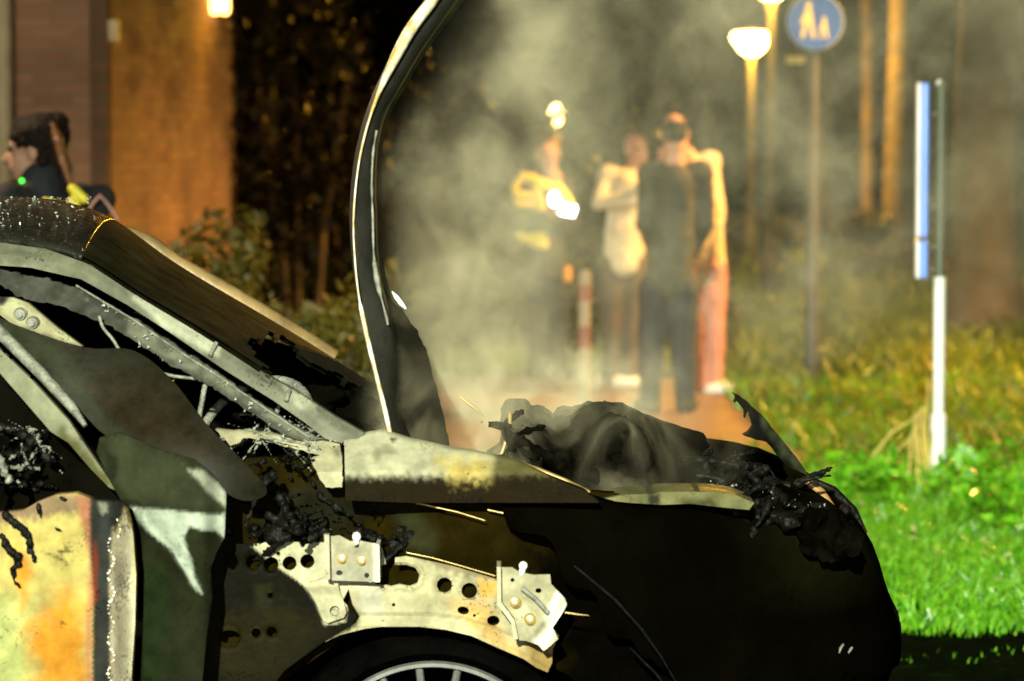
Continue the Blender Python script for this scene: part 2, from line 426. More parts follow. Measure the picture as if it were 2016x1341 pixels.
# --- roof rail and near pillar
pal = paint((.115, .122, .092), [([(255, 578), (330, 612), (440, 680), (430, 705), (330, 650), (262, 590)], (.33, .35, .27), 5), ([(-200, 478), (60, 492), (180, 530), (120, 545), (-200, 505)], (.21, .22, .15), 8), ([(-100, 440), (150, 520), (260, 580), (120, 545), (-100, 500)], (.12, .125, .09), 12), ([(440, 700), (560, 780), (600, 800), (720, 870), (650, 880), (440, 740)], (.15, .155, .12), 15), ([(560, 760), (610, 780), (625, 815), (590, 800)], (.30, .32, .24), 8)])
def Yp(px, py): return Yb(px, py)+.10
RAIL = [(-300, 470), (-100, 470), (0, 478), (90, 490), (180, 522), (262, 578), (330, 616), (430, 678), (520, 735), (590, 775), (660, 820), (718, 853), (700, 868), (672, 872), (640, 864), (600, 832), (540, 790), (440, 727), (330, 652), (250, 600), (160, 550), (60, 527), (-40, 520), (-300, 520)]
def Yrail(px, py):
    return Yp(px, py)+.014*(1-sm(0, 30, sdist(px, py, RAIL)))
sheet('door_pillar', RAIL, Yrail, .03, M['pale'], car, res=6, col=pal, label='pale scorched windscreen pillar and roof rail')
# ribs on the pillar
for (a, b_) in [((428, 672), (412, 702)), ((572, 765), (562, 792))]:
    MB().tube([at(a[0]-2, a[1]+3, Yp(*a)+.001), at(b_[0]+1, b_[1]-2, Yp(*b_)+.001)], .0045, 8).build('rib', M['ashmetal'], car)
# --- inner door frame channel, blistered
CH = [(-100, 530), (0, 532), (90, 548), (170, 575), (260, 625), (330, 668), (430, 735), (520, 800), (600, 850), (640, 866), (600, 870), (560, 858), (500, 815), (400, 752), (330, 715), (260, 668), (200, 635), (110, 600), (50, 590), (0, 560), (-100, 552)]
sheet('window_channel', CH, lambda x, y: Yb(x, y)+.125+.006*mn.noise(Vector((x*.09, y*.09, 0))), .02, M['dark'], car, res=7, ragged=5,
      col=paint((.05, .052, .042), [([(250, 620), (430, 735), (640, 866), (600, 868), (420, 755), (250, 660)], (.13, .135, .10), 6), (None, (.012, .012, .009), 1)]))
MB().tube([at(x, y, Yb(x, y)+.118) for x, y in [(150, 562), (260, 628), (350, 690), (440, 748), (520, 803), (610, 862)]], .0022, 6).build('window_seal', M['ashmetal'], car)
# --- far pillar and roof rail on the other side
def farcurve(pts, w, dz): return [far(at(*p), w_)+Vector((0, 0, dz)) for p, w_ in zip(pts, w)]
fp = farcurve([(-200, 474, 6.40), (0, 480, 6.36), (175, 517, 6.30), (270, 582, 6.27), (400, 660, 6.22), (560, 765, 6.17), (640, 820, 6.15)], [1.27, 1.27, 1.27, 1.30, 1.36, 1.46, 1.50], .012)
fp = [Vector(p) for p in catmull([tuple(p) for p in fp], False, 5)]
mb = MB(); mb.tube(fp, [.012+.016*min(1, i/12) for i in range(len(fp))], 10)
mb.build('far_pillar', plain('sodium_tinted_metal', (.24, .16, .06), .5, .1, .5, 10, .3, 50), car, label='far windscreen pillar, bare and scorched, tinted sodium orange')  # pale metal; the orange of the sodium light is put into its colour
# --- mirror mount (pale triangle with two studs)
mc = paint((.32, .32, .20), [([(-80, 640), (60, 650), (170, 690), (170, 720), (-80, 700)], (.10, .10, .06), 14), ([(-80, 560), (20, 585), (10, 600), (-80, 600)], (.02, .02, .02), 5)])
MMP = [(-100, 560), (0, 585), (25, 586), (55, 597), (112, 645), (162, 682), (120, 672), (75, 664), (40, 650), (0, 620), (-100, 590)]
mm_ = sheet('mirror_mount', MMP, lambda x, y: Yb(x, y)+.045-.010*(1-sm(0, 9, sdist(x, y, MMP))), .02, M['pale'], car, res=5, col=mc)
for (x, y) in [(41, 619), (65, 636)]:
    p = at(x, y, Yb(x, y)+.045)
    MB().lathe(p, [(.0005, -.022), (.006, -.022), (.006, -.016), (.011, -.014), (.012, -.004), (.015, 0)], 18, 'Y').build('stud', M['ashmetal'], mm_)
# --- sooty door glass that sagged out of its frame
sheet('door_glass', [(-60, 600), (30, 640), (165, 684), (260, 690), (335, 745), (402, 830), (470, 900), (525, 962), (500, 985), (452, 975), (385, 908), (300, 888), (210, 858), (150, 800), (60, 720), (-60, 600)][:-1],
      lambda x, y: Yb(x, y)+.02+.03*sm(600, 960, y)*math.sin(x*.012), .006, M['gloss'], car, res=10, col=paint((.010, .0085, .003), [([(100, 720), (300, 760), (420, 900), (300, 880), (150, 800)], (.013, .009, .003), 30), ([(-60, 600), (120, 680), (230, 850), (150, 800)], (.018, .022, .010), 25)]), smooth_outline=True)
# --- belt trims running down to the mirror corner
def bar(name, pts, r, mat, squash=1, parent=car):
    return MB().tube(pts, r, 10).build(name, mat, parent)
bar('window_trim', [at(x, y, Yb(x, y)-.012) for x, y in [(-120, 545), (0, 655), (80, 735), (140, 800), (168, 838)]], [.013, .013, .012, .010, .005], M['ashmetal'])
sheet('window_post', [(-140, 560), (0, 688), (60, 745), (135, 828), (170, 880), (215, 945), (232, 968), (215, 960), (180, 925), (135, 872), (100, 850), (0, 735), (-140, 610)], lambda x, y: Yb(x, y)-.006, .02, M['pale'], car, res=8,
      col=paint((.19, .20, .14), [([(120, 835), (260, 990), (180, 950), (110, 855)], (.07, .07, .025), 10)]))
# --- door: bare, heat-tinted metal, dark stripe, flaking pale edge
DOOR = [(-260, 1000), (-100, 1005), (0, 1010), (45, 1005), (75, 988), (110, 974), (150, 971), (185, 984), (240, 990), (250, 1002), (262, 1050), (268, 1130), (266, 1230), (258, 1345), (250, 1500), (238, 1640), (-260, 1640)]
dcol = paint((.40, .34, .11), [
    ([(-260, 1150), (40, 1170), (70, 1300), (60, 1500), (-260, 1500)], (.34, .37, .14), 40),
    ([(35, 1070), (60, 1130), (45, 1200), (30, 1120)], (.52, .22, .02), 12),
    ([(60, 1240), (130, 1160), (170, 1190), (176, 1600), (90, 1600)], (.46, .20, .02), 30),
    ([(60, 970), (190, 975), (190, 1020), (140, 1010), (20, 1030), (-60, 1040), (-60, 990)], (.20, .14, .08), 12),
    ([(150, 975), (182, 985), (182, 1640), (168, 1640), (172, 1250), (176, 1100)], (.35, .15, .08), 7),
    ([(82, 1085), (120, 1098), (112, 1082), (145, 1084), (118, 1092), (134, 1113)], (.07, .055, .015), 3),
    ([(177, 980), (250, 985), (230, 1040), (220, 1080), (218, 1640), (180, 1640), (184, 1180), (176, 1060)], (.022, .024, .022), 3),
    ([(185, 1060), (192, 1090), (190, 1180), (183, 1190)], (.16, .02, .005), 4),
    ([(190, 990), (212, 993), (212, 1010), (200, 1014)], (.16, .17, .14), 3),
    ([(245, 1000), (262, 1050), (270, 1200), (262, 1640), (216, 1640), (222, 1500), (226, 1345), (217, 1240), (219, 1120), (228, 1060), (238, 1030)], (.48, .45, .33), 3),
    ([(222, 1040), (236, 1090), (240, 1300), (236, 1640), (220, 1640), (218, 1240), (218, 1120)], (.42, .37, .27), 5)])
def Yd(x, y):
    e = sm(0, 55, 266-x)
    return Yb(x, y)-.055+.06*(1-e)+.004*sm(180, 200, x)+.0015*mn.noise(Vector((x*.02, y*.01, 0)))*6
door = sheet('door', DOOR, Yd, .03, M['pale'], car, res=6, col=dcol, ragged=0, label='front door with yellow and orange heat-tinted bare metal')
random.seed(3)
mb = MB()
for k in range(46):                                         # curled flakes of paint along the edge of the bare strip
    y = 1025+k*7+random.uniform(-3, 3); x = 221+6*math.sin(k*.7)+(12 if y < 1060 else 0)
    c = at(x, y, Yd(x, y)-.002); r = random.uniform(.0012, .0035)
    V = [c+Vector((r*math.cos(a)*random.uniform(.6, 1.3)-.002, -.002-.003*random.random(), r*math.sin(a)*random.uniform(.6, 1.2))) for a in [q*1.047 for q in range(6)]]
    mb.add(V+[v+Vector((0, .0012, 0)) for v in V], [[5, 4, 3, 2, 1, 0], [6, 7, 8, 9, 10, 11]]+[[i, (i+1) % 6, 6+(i+1) % 6, 6+i] for i in range(6)])
mb.build('paint_flakes', plain('old_paint', (.55, .50, .38), .6), door, label='curled flakes of white paint')
prims = []                                                  # melted drips of the mirror
def dp(x, y, o=.0): return at(x, y, Yd(x, y)-.006-o)
for pts, r in [([(12, 1015), (30, 1030), (48, 1045), (58, 1060)], 9), ([(58, 1060), (63, 1085), (68, 1105)], 5), ([(56, 1062), (55, 1090)], 4), ([(10, 1070), (22, 1085), (35, 1095), (36, 1110)], 9), ([(36, 1110), (25, 1120), (28, 1135)], 6), ([(24, 1125), (28, 1145), (38, 1155)], 3), ([(4, 1055), (14, 1075)], 6), ([(75, 995), (80, 1018)], 4), ([(110, 1040), (122, 1047)], 3), ([(120, 980), (128, 984)], 4)]:
    for a, b_ in zip(pts, pts[1:]): prims.append((dp(*a), dp(*b_), r/1000, r*.8/1000))
organic('melted_drips', prims, M['wetchar'], door, .0028, disp=.003, dscale=90, smooth=1)
# --- front wing panel, dull, with a paler folded edge
WING = [(238, 985), (215, 945), (190, 890), (196, 862), (232, 850), (270, 866), (320, 888), (384, 905), (420, 935), (446, 968), (442, 1058), (425, 1090), (415, 1120), (418, 1180), (408, 1240), (398, 1345), (370, 1440), (360, 1640), (262, 1640), (272, 1500), (276, 1345), (282, 1230), (284, 1130), (276, 1050), (262, 1004)]
wcol = paint((.013, .015, .0075), [
    ([(196, 862), (260, 850), (450, 960), (445, 1015), (260, 990), (230, 960)], (.026, .031, .017), 18),
    ([(372, 925), (395, 925), (445, 968), (445, 1000), (405, 965)], (.26, .29, .23), 5),
    ([(256, 999), (330, 1004), (400, 1012), (436, 1014), (443, 1006), (445, 1040), (440, 1062), (428, 1045), (400, 1044), (372, 1035), (362, 1062), (376, 1100), (384, 1135), (398, 1170), (380, 1155), (366, 1130), (345, 1092), (318, 1066), (290, 1045), (268, 1020)], (.30, .35, .29), 3.5),
    ([(205, 880), (230, 900), (232, 940), (215, 940)], (.012, .014, .008), 6),
    ([(270, 1100), (330, 1120), (330, 1640), (270, 1640)], (.010, .016, .006), 25)])
def Yw(x, y):
    return Yb(x, y)-.045+.03*sm(0, 40, x-395)-.025*math.exp(-((x-(262+(y-1000)*.85))/26)**2)*sm(990, 1010, y)*sm(1200, 1100, y)+.035*(1-sm(0, 25, x-262))*sm(980, 1010, y)
sheet('front_wing', WING, Yw, .006, M['soot'], car, res=6, col=wcol, label='remaining rear corner of the front wing, dull with a pale fold')
# --- upper wing seam, cream where the bonnet kept the soot away
sheet('wing_top', [(678, 868), (700, 858), (752, 849), (800, 864), (880, 882), (960, 896), (1010, 906), (1080, 938), (1150, 966), (1180, 990), (1000, 990), (800, 990), (680, 985)],
      lambda x, y: 6.06+.0014*max(0, 930-y)+.05*(x-CX)/1000, .05, M['pale'], car, res=6,
      col=paint((.40, .40, .28), [([(980, 850), (1200, 940), (1200, 1000), (1010, 1000), (960, 940)], (.10, .095, .04), 14), ([(600, 938), (1250, 934), (1250, 1010), (600, 1010)], (.010, .0065, .0015), 12),
      ([(860, 905), (960, 905), (960, 945), (890, 945)], (.42, .34, .10), 22), ([(735, 880), (765, 870), (780, 890), (750, 905), (770, 925), (740, 915)], (.22, .22, .15), 8), ([(770, 858), (782, 866), (776, 872), (768, 866)], (.02, .03, .015), 3)]))
sheet('scuttle_panel', [(425, 846), (470, 850), (560, 858), (668, 868), (673, 900), (674, 960), (640, 960), (622, 925), (610, 905), (630, 895), (600, 888), (560, 880), (520, 866), (480, 862), (455, 880), (440, 862)],
      lambda x, y: 6.07+.0014*max(0, 930-y), .04, M['pale'], car, res=6, ragged=4, col=paint((.37, .36, .24), [([(655, 880), (670, 880), (670, 905), (660, 900)], (.2, .2, .14), 5)]))
# --- inner wing (apron), strut tower
APR = [(400, 958), (460, 905), (520, 900), (600, 900), (640, 930), (690, 942), (800, 940), (940, 936), (1020, 935), (1130, 962), (1250, 978), (1300, 1010), (1330, 1100), (1330, 1400), (1180, 1400), (1120, 1330), (1000, 1270), (850, 1230), (700, 1240), (560, 1340), (500, 1500), (380, 1500)]
def Ya(x, y):
    tower = math.exp(-((x-900)/130)**2-((y-1060)/130)**2)
    return 6.20+.05*(x-CX)/1000-.07*tower+.03*mn.noise(Vector((x*.012, y*.02, 0)))+.0003*max(0, 980-y)
sheet('inner_wing', APR, Ya, .02, M['soot'], car, res=11, col=paint((.0115, .0082, .0013), [([(1020, 1090), (1150, 1060), (1400, 1000), (1400, 1500), (1000, 1500), (1100, 1300)], (.0014, .0011, .0004), 40), ([(740, 990), (820, 1000), (860, 1050), (850, 1110), (800, 1090), (780, 1020)], (.022, .022, .009), 16), ([(560, 970), (640, 950), (740, 1010), (620, 1060), (500, 1050)], (.010, .010, .005), 20)]))  # olive patch: highlight of the strut tower painted in
# ragged burnt edge running along the top of the missing wing
bar('wing_edge', [at(x, y, 6.10) for x, y in [(790, 985), (840, 995), (900, 1008), (955, 1025)]], .0015, M['bolt'])
bar('wing_edge', [at(x, y, 6.12) for x, y in [(960, 1004), (1000, 1012), (1040, 1014), (1066, 1017)]], .0018, M['bolt'])
bar('bay_edge', [at(x, y, 6.20) for x, y in [(1000, 905), (1060, 925), (1110, 945), (1160, 970)]], .005, M['bolt'])
bar('bonnet_hinge', [at(x, y, 6.5) for x, y in [(848, 800), (862, 840), (878, 878)]], [.002, .004, .004], M['ashmetal'])
bar('glint_rod', [at(x, y, 6.75) for x, y in [(905, 780), (930, 800), (956, 822)]], [.001, .0035, .001], M['bolt'])  # brass-coloured rod put in as an orange glint
# --- rocker / sill plate with holes and the wheel-arch plate
PL = [(410, 1085), (440, 1070), (495, 1072), (532, 1067), (645, 1068), (700, 1070), (752, 1078), (760, 1110), (735, 1120), (740, 1150), (690, 1152), (675, 1182), (690, 1200), (703, 1214), (690, 1236), (640, 1262), (560, 1320), (500, 1400), (470, 1500), (370, 1500), (395, 1345), (405, 1240)]
PH = [(498, 1107, 14), (534, 1111, 14.5), (570, 1109, 14), (605, 1105, 14), (458, 1107, 10, 15), (548, 1090, 4), (451, 1254, 22, 13), (504, 1246, 9), (535, 1244, 10), (532, 1172, 5)]
def Ypl(x, y):
    e = 0
    for h in PH:
        d = math.hypot(x-h[0], y-h[1])-h[2]
        if 0 < d < 7: e += .0035*(1-d/7)
    return 6.125+.05*(x-CX)/1000+e
PALE = [(495, 1074), (532, 1060), (760, 1060), (760, 1160), (690, 1152), (680, 1225), (640, 1232), (620, 1185), (604, 1158), (560, 1125), (525, 1100)]
sheet('arch_panel', PL, Ypl, .006, M['pale'], car, holes=PH, res=5, col=paint((.0035, .0032, .001), [([(400, 1230), (560, 1180), (640, 1240), (560, 1330), (440, 1345)], (.011, .009, .0018), 30), (PALE, (.38, .38, .26), 2.5), ([(500, 1155), (535, 1150), (530, 1200), (505, 1200)], (.012, .012, .004), 10)]))  # near-black base with a pale pointed patch
ARCH = [(684, 1150), (742, 1151), (775, 1153), (778, 1098), (800, 1095), (824, 1100), (903, 1117), (980, 1140), (1040, 1180), (1100, 1250), (1088, 1280), (1087, 1305), (1078, 1324), (1055, 1314), (1030, 1297), (979, 1275), (928, 1252), (877, 1240), (826, 1234), (750, 1234), (718, 1238), (670, 1250), (640, 1264), (700, 1226), (708, 1214), (694, 1190)]
AH = [(875, 1152, 15), (924, 1163, 15.5), (912, 1202, 11.5, 8, 16, .2), (934, 1212, 3.2), (971, 1222, 12.5, 10), (775, 1191, 3.5)]
SLOT = [(754, 1112), (800, 1112), (818, 1118), (826, 1132), (822, 1148), (806, 1154), (786, 1150), (770, 1154), (754, 1150)]
def Yar(x, y):
    e = 0
    for h in AH[:2]:
        d = math.hypot(x-h[0], y-h[1])-h[2]
        if 0 < d < 8: e += .006*(1-d/8)
    d = -sdist(x, y, SLOT)
    if 0 < d < 12: e -= .005*math.sin(d/12*3.14)
    lip = 1237+max(0, x-830)**2*.0013
    return 6.118+.05*(x-CX)/1000+e-.014*sm(lip-34, lip-22, y)-.006*sm(lip-6, lip, y)
ac_ = paint((.37, .36, .23), [
    ([(820, 1095), (980, 1120), (990, 1150), (870, 1125)], (.20, .17, .10), 8),
    ([(940, 1140), (978, 1145), (975, 1175), (945, 1175)], (.50, .30, .07), 8),
    ([(880, 1180), (960, 1180), (1000, 1260), (1060, 1300), (1090, 1330), (960, 1270)], (.40, .28, .11), 16),
    ([(1030, 1262), (1095, 1262), (1095, 1330), (1050, 1320)], (.24, .17, .06), 10),
    ([(700, 1146), (752, 1150), (752, 1210), (705, 1205)], (.38, .38, .30), 8),
    ([(684, 1180), (706, 1212), (700, 1235), (630, 1270), (640, 1240)], (.02, .018, .006), 6)])  # last layer: shading at the left end painted dark
ap = sheet('arch_panel', [p for p in ARCH], Yar, .006, M['pale'], car, holes=AH, holesraw=[SLOT], res=4.5, col=ac_, label='curved cream plate over the wheel with round holes')
# tab below the first bracket
sheet('mounting_tab', [(611, 1147), (640, 1138), (664, 1142), (668, 1163), (676, 1183), (682, 1206), (677, 1216), (645, 1227), (637, 1222), (621, 1184), (605, 1158)],
      lambda x, y: 6.085+.012*sm(1150, 1175, y)-.008*sm(1185, 1200, y), .012, M['pale'], car, holes=[(659, 1203, 10)], res=4, col=paint((.42, .41, .28), []))
# bracket one
b1 = sheet('wing_bracket', [(650, 1056), (668, 1054), (690, 1066), (702, 1062), (715, 1066), (744, 1071), (745, 1146), (652, 1143)],
      lambda x, y: 6.055+.014*math.exp(-((x-676)/16)**2-((y-1098)/18)**2)+.014*math.exp(-((x-714)/16)**2-((y-1100)/18)**2)-.008*sm(736, 744, x), .004, M['pale'], car,
      holes=[(668, 1128, 6.5, 5), (722, 1133, 5), (702, 1074, 5)], res=3.6, col=paint((.34, .33, .24), [([(735, 1066), (750, 1070), (750, 1150), (736, 1150)], (.62, .62, .52), 2), ([(652, 1118), (735, 1118), (735, 1148), (652, 1148)], (.30, .30, .24), 3)]), label='square stamped bracket with two bolts')
sheet('flange', [(638, 1052), (648, 1053), (650, 1142), (640, 1140)], 6.03, .09, M['pale'], b1, res=5, col=paint((.42, .40, .30), []))
sheet('flange', [(740, 1071), (747, 1073), (748, 1146), (741, 1147)], 6.035, .08, M['pale'], b1, res=5, col=paint((.60, .60, .48), []))
def bolt(x, y, Y, r, parent):
    p = at(x, y, Y)
    MB().lathe(p, [(.0004, -.020), (r*.55, -.019), (r*.62, -.012), (r*.9, -.011), (r, -.004), (r*1.25, -.002), (r*1.3, 0)], 6 if False else 14, 'Y').build('bolt', M['bolt'], parent)
bolt(674, 1100, 6.072, .011, b1); bolt(713, 1104, 6.072, .011, b1)
organic('nut', [('e', at(702, 1057, 6.05), (.009, .012, .010), None), (at(702, 1058, 6.05), at(702, 1068, 6.05), .006, .005)], M['white_paint'], b1, .002, smooth=1)
# bracket two
B2 = [(980, 1117), (1008, 1117), (1022, 1126), (1050, 1132), (1083, 1131), (1085, 1150), (1112, 1178), (1116, 1190), (1108, 1206), (1088, 1236), (1099, 1258), (1082, 1273), (1070, 1282), (1060, 1270), (1036, 1262), (1012, 1260), (1007, 1226), (980, 1190)]
def Yb2(x, y):
    d = (x-1012)*.66+(y-1150)*.75                          # across the diagonal flange
    u = (x-1085)*.78+(y-1195)*.62
    return 6.045+.018*math.exp(-((x-1020)/22)**2-((y-1192)/26)**2)+.016*math.exp(-((x-1046)/18)**2-((y-1222)/22)**2)-.03*sm(2, 22, u)
b2 = sheet('wing_bracket', B2, Yb2, .005, M['pale'], car, holes=[(1009, 1142, 4), (1060, 1163, 6, 5)], res=4, col=paint((.35, .34, .23), [([(1095, 1160), (1120, 1185), (1075, 1285), (1040, 1262), (1070, 1235)], (.72, .72, .62), 5)]), label='folded front bracket with two brass bolts')  # flange facing the key light is painted brighter
sheet('flange', [(978, 1116), (986, 1117), (987, 1186), (1013, 1222), (1020, 1258), (1012, 1260), (1006, 1226), (979, 1190)], 6.02, .09, M['pale'], b2, res=5, col=paint((.52, .50, .34), []))
bar('fold', [at(x, y, 6.035) for x, y in [(1028, 1158), (1055, 1180), (1080, 1208)]], .005, M['ashmetal'], parent=b2)
bolt(1014, 1186, 6.062, .0115, b2); bolt(1044, 1220, 6.06, .011, b2)
organic('nut', [('e', at(1030, 1114, 6.05), (.009, .012, .009), None), (at(1030, 1116, 6.05), at(1026, 1130, 6.05), .007, .006)], M['white_paint'], b2, .002, smooth=1)
bar('wing_edge', [at(x, y, 6.09) for x, y in [(800, 1088), (850, 1098), (900, 1112), (975, 1134)]], .0014, M['bolt'])  # orange-lit edge line, the light put into a brass colour
# --- wheel
wc_ = at(852, 1556, 6.20)
wh = empty('wheel', wc_-car.location, None, None); wh.parent = car
mb = MB(); R = .268
mb.lathe(wc_, [(R, .14), (R-.004, .02), (R, .004), (R-.004, -.004), (R-.011, -.006), (R-.015, .004), (R-.017, .14)], 96, 'Y')
for k in range(20):
    a = 2*math.pi*(k+.35)/20; d = Vector((math.cos(a), 0, math.sin(a)))
    mb.tube([wc_+d*.05+Vector((0, .03, 0)), wc_+d*.15+Vector((0, .01, 0)), wc_+d*(R-.014)+Vector((0, .012, 0))], [.012, .009, .008], 8)
mb.lathe(wc_, [(.0005, 0), (.05, .0), (.07, .02), (.07, .06)], 32, 'Y')
mb.build('rim', M['alloy'], wh, label='many-spoked alloy rim')
mb = MB(); mb.lathe(wc_, [(.27, .01), (.285, -.012), (.31, -.012), (.328, .01), (.333, .05), (.333, .17), (.32, .2), (.27, .2)], 96, 'Y'); mb.build('tyre', M['rubber'], wh)
mb = MB(); mb.lathe(wc_, [(.0005, .10), (.2, .10), (.2, .12)], 48, 'Y'); mb.build('brake_disc', M['dark'] if False else plain('rusty_disc', (.01, .006, .003), .6, .0), wh)
sheet('wheel_liner', [(540, 1260), (640, 1225), (800, 1200), (960, 1225), (1100, 1280), (1200, 1400), (1230, 1700), (420, 1700), (470, 1400)], lambda x, y: 6.42+.02*mn.noise(Vector((x*.02, y*.06, 0))), .02, M['rubber'], car, res=22)
# --- nose: one wrap-round skin from the near wing round the front to the far side
noseX = [(930, 1560, .0), (945, 1600), (1000, 1680), (1080, 1738), (1160, 1754), (1195, 1758), (1215, 1770), (1270, 1777), (1288, 1772), (1300, 1752), (1341, 1748), (1450, 1745), (1600, 1735), (1700, 1700)]
SC = F/6.95
rows = []
for q in noseX: rows.append((at(q[1], q[0], 6.8).z, at(q[1], q[0], 6.8).x-.004+.012*(q[0] > 1190)))
V, Fc, Cc = [], [], []; NT = 90
def zt(s):                                                  # height of the upper edge along the near side
    return .885-.075*sm(.25, .5, s)
for i, (z, xf) in enumerate(rows):
    for k in range(NT+1):
        t = k/NT; th = math.pi*t-math.pi/2                  # near side (-90) to far side (+90)
        c, s_ = max(math.cos(th), 0), math.sin(th)
        e = 2/2.7; X0 = -.02; a = xf-X0; b_ = .885-.03*(i < 2)-.035*(i < 1)
        px_ = X0+a*(c**e); py_ = 6.97+b_*math.copysign(abs(s_)**e, s_)
        top = .07*(1-sm(.0, .45, (px_-X0)/max(a, .01)))      # wing tops climb towards the windscreen
        zz = z+top*(1-i/4 if i < 4 else 0)
        p = Vector((px_, py_, zz)); p += Vector((0, .05*px_, 0))
        p += Vector((.5*max(0, c), s_*.0+1, 0))*.016*(mn.noise(Vector((px_*9, py_*9, z*12)))+.6*mn.noise(Vector((px_*27, py_*27, z*30))))
        V.append(p); n_ = mn.noise(Vector((px_*5, py_*5, z*5)))
        sheen = sm(.45, .68, px_)*sm(.60, .74, zz)*sm(-.3, .4, n_+.3); Cc.append([q*(1+.5*n_)+sheen*w_ for q, w_ in zip((.0011, .0009, .0004), (.006, .006, .0018))])  # lamplight sheen on the upper front, painted into the colour
for i in range(len(rows)-1):
    for k in range(NT):
        f = [i*(NT+1)+k, (i+1)*(NT+1)+k, (i+1)*(NT+1)+k+1, i*(NT+1)+k+1]
        c = sum((V[j] for j in f), Vector())/4; q = proj(c)
        if c.y < 6.5 and (math.hypot(q[0]-850, q[1]-1575) < 365 or q[0] < 1190+(q[1]-1200)*.95): continue
        Fc.append(f)
ns = frompy('front_bumper', V, Fc, M['nose'], car, True, 'blackened front bumper skin', Cc)
md = ns.modifiers.new('s', 'SUBSURF'); md.levels = md.render_levels = 1
md = ns.modifiers.new('thickness', 'SOLIDIFY'); md.thickness = .008; md.offset = -1
bar('bumper_seam', [at(x, y, 6.10) for x, y in [(1098, 1088), (1150, 1130), (1210, 1180), (1260, 1235), (1300, 1290), (1335, 1350)]], [.003, .006, .007, .006, .005, .004], M['dark'])
bar('bumper_seam', [at(x, y, 6.09) for x, y in [(1240, 1275), (1290, 1325), (1325, 1370)]], [.002, .005, .004], M['dark'])
bar('wing_edge', [at(x, y, 6.02) for x, y in [(1112, 1206), (1140, 1210), (1160, 1212)]], [.0025, .0018, .0006], M['bolt'])
sheet('bumper_fragment', [(1738, 1180), (1754, 1190), (1768, 1205), (1774, 1235), (1778, 1268), (1776, 1290), (1768, 1312), (1760, 1296), (1748, 1292), (1736, 1290)], 6.75, .35, M['char'], car, res=7, ragged=3)
sheet('bumper_fragment', [(1560, 1020), (1600, 1000), (1660, 1010), (1700, 1050), (1690, 1090), (1640, 1110), (1580, 1090)], lambda x, y: 6.28+.05*mn.noise(Vector((x*.04, y*.04, 0))), .02, M['char'], car, res=7, ragged=9)
# pale arc: top of the far lamp housing
sheet('lamp_housing', [(1180, 984), (1232, 974), (1290, 972), (1296, 969), (1350, 968), (1410, 969), (1450, 976), (1485, 990), (1475, 1004), (1430, 1000), (1360, 992), (1300, 994), (1240, 990)], lambda x, y: 6.16+.001*(1000-y), .16, M['dark'], car, res=6,
      col=paint((.14, .14, .065), [([(1275, 972), (1300, 972), (1300, 995), (1275, 995)], (.03, .03, .02), 4), ([(1340, 985), (1400, 980), (1420, 1000), (1340, 1000)], (.05, .05, .02), 8)]))
# lip lamp cavity and broken parts at the nose
random.seed(11)
def lumps(name, boxes, n, mat, r=(.01, .035), voxel=.006, disp=.008, dscale=35, label=None, parent=car):
    pr = []
    for (x0, x1, y0, y1, Y0, Y1) in boxes:
        for k in range(n):
            x = random.uniform(x0, x1); y = random.uniform(y0, y1); Yq = random.uniform(Y0, Y1)
            p = at(x, y, Yq); q = p+Vector((random.uniform(-1, 1), random.uniform(-1, 1), random.uniform(-.9, .5)))*.085
            r0 = random.uniform(*r)*.62; pr.append((p, q, r0, r0*random.uniform(.4, 1)))
    return organic(name, pr, mat, parent, voxel, label, disp, dscale, 1)
lumps('headlamp', [(1500, 1610, 968, 1010, 6.4, 6.7), (1440, 1520, 985, 1020, 6.25, 6.5), (1590, 1665, 985, 1030, 6.5, 6.9)], 11, M['wetchar'], (.008, .026), .006, .012, 45, label='melted remains of the headlamp')
bar('grille_bar', [at(x, y, 6.7) for x, y in [(1590, 948), (1615, 970), (1640, 1005), (1655, 1040)]], [.008, .012, .010, .004], plain('amber_plastic', (.30, .16, .05), .25, 0, .5, 20))
bar('grille_bar', [at(x, y, 6.85) for x, y in [(1600, 945), (1640, 965), (1680, 1005), (1705, 1050)]], [.006, .010, .010, .004], M['wetchar'])
bar('locking_peg', [at(x, y, 6.6) for x, y in [(1493, 945), (1494, 925), (1496, 911)]], [.009, .006, .0075], M['char'])
lumps('slam_panel', [(1390, 1500, 925, 950, 6.5, 6.7), (1470, 1580, 945, 970, 6.5, 6.9), (1380, 1440, 905, 925, 6.7, 7.1)], 14, M['wetchar'], (.006, .018), .006, .006, 50, label='charred slam panel')
sheet('bay_side', [(1150, 965), (1250, 972), (1300, 968), (1440, 978), (1470, 1000), (1480, 1060), (1150, 1080)], 6.26, .02, M['char'], car, res=20)
sheet('bay_side', [(1000, 900), (1200, 905), (1380, 895), (1500, 935), (1570, 950), (1600, 990), (1600, 1060), (1000, 1060)], 7.0, .03, M['char'], car, res=20, ragged=4)
# curved burnt strip standing up at the front
FIN = [(1443, 776), (1454, 779), (1474, 794), (1508, 826), (1524, 847), (1547, 875), (1573, 907), (1594, 940), (1604, 958), (1573, 962), (1565, 951), (1567, 938), (1555, 927), (1539, 907), (1517, 878), (1508, 871), (1484, 865), (1464, 857), (1473, 854), (1482, 841), (1479, 826), (1477, 811), (1470, 811), (1467, 824), (1466, 809), (1451, 789), (1447, 793), (1449, 784)]
sheet('bonnet_trim', FIN, lambda x, y: 6.9+.0008*(x-1500)+.01*mn.noise(Vector((x*.05, y*.05, 0))), .05, M['dark'], car, res=6, ragged=2, col=paint((.004, .0045, .003), [([(1500, 815), (1610, 950), (1585, 950), (1500, 840)], (.03, .035, .02), 6)]), label='torn burnt strip standing up from the nose')
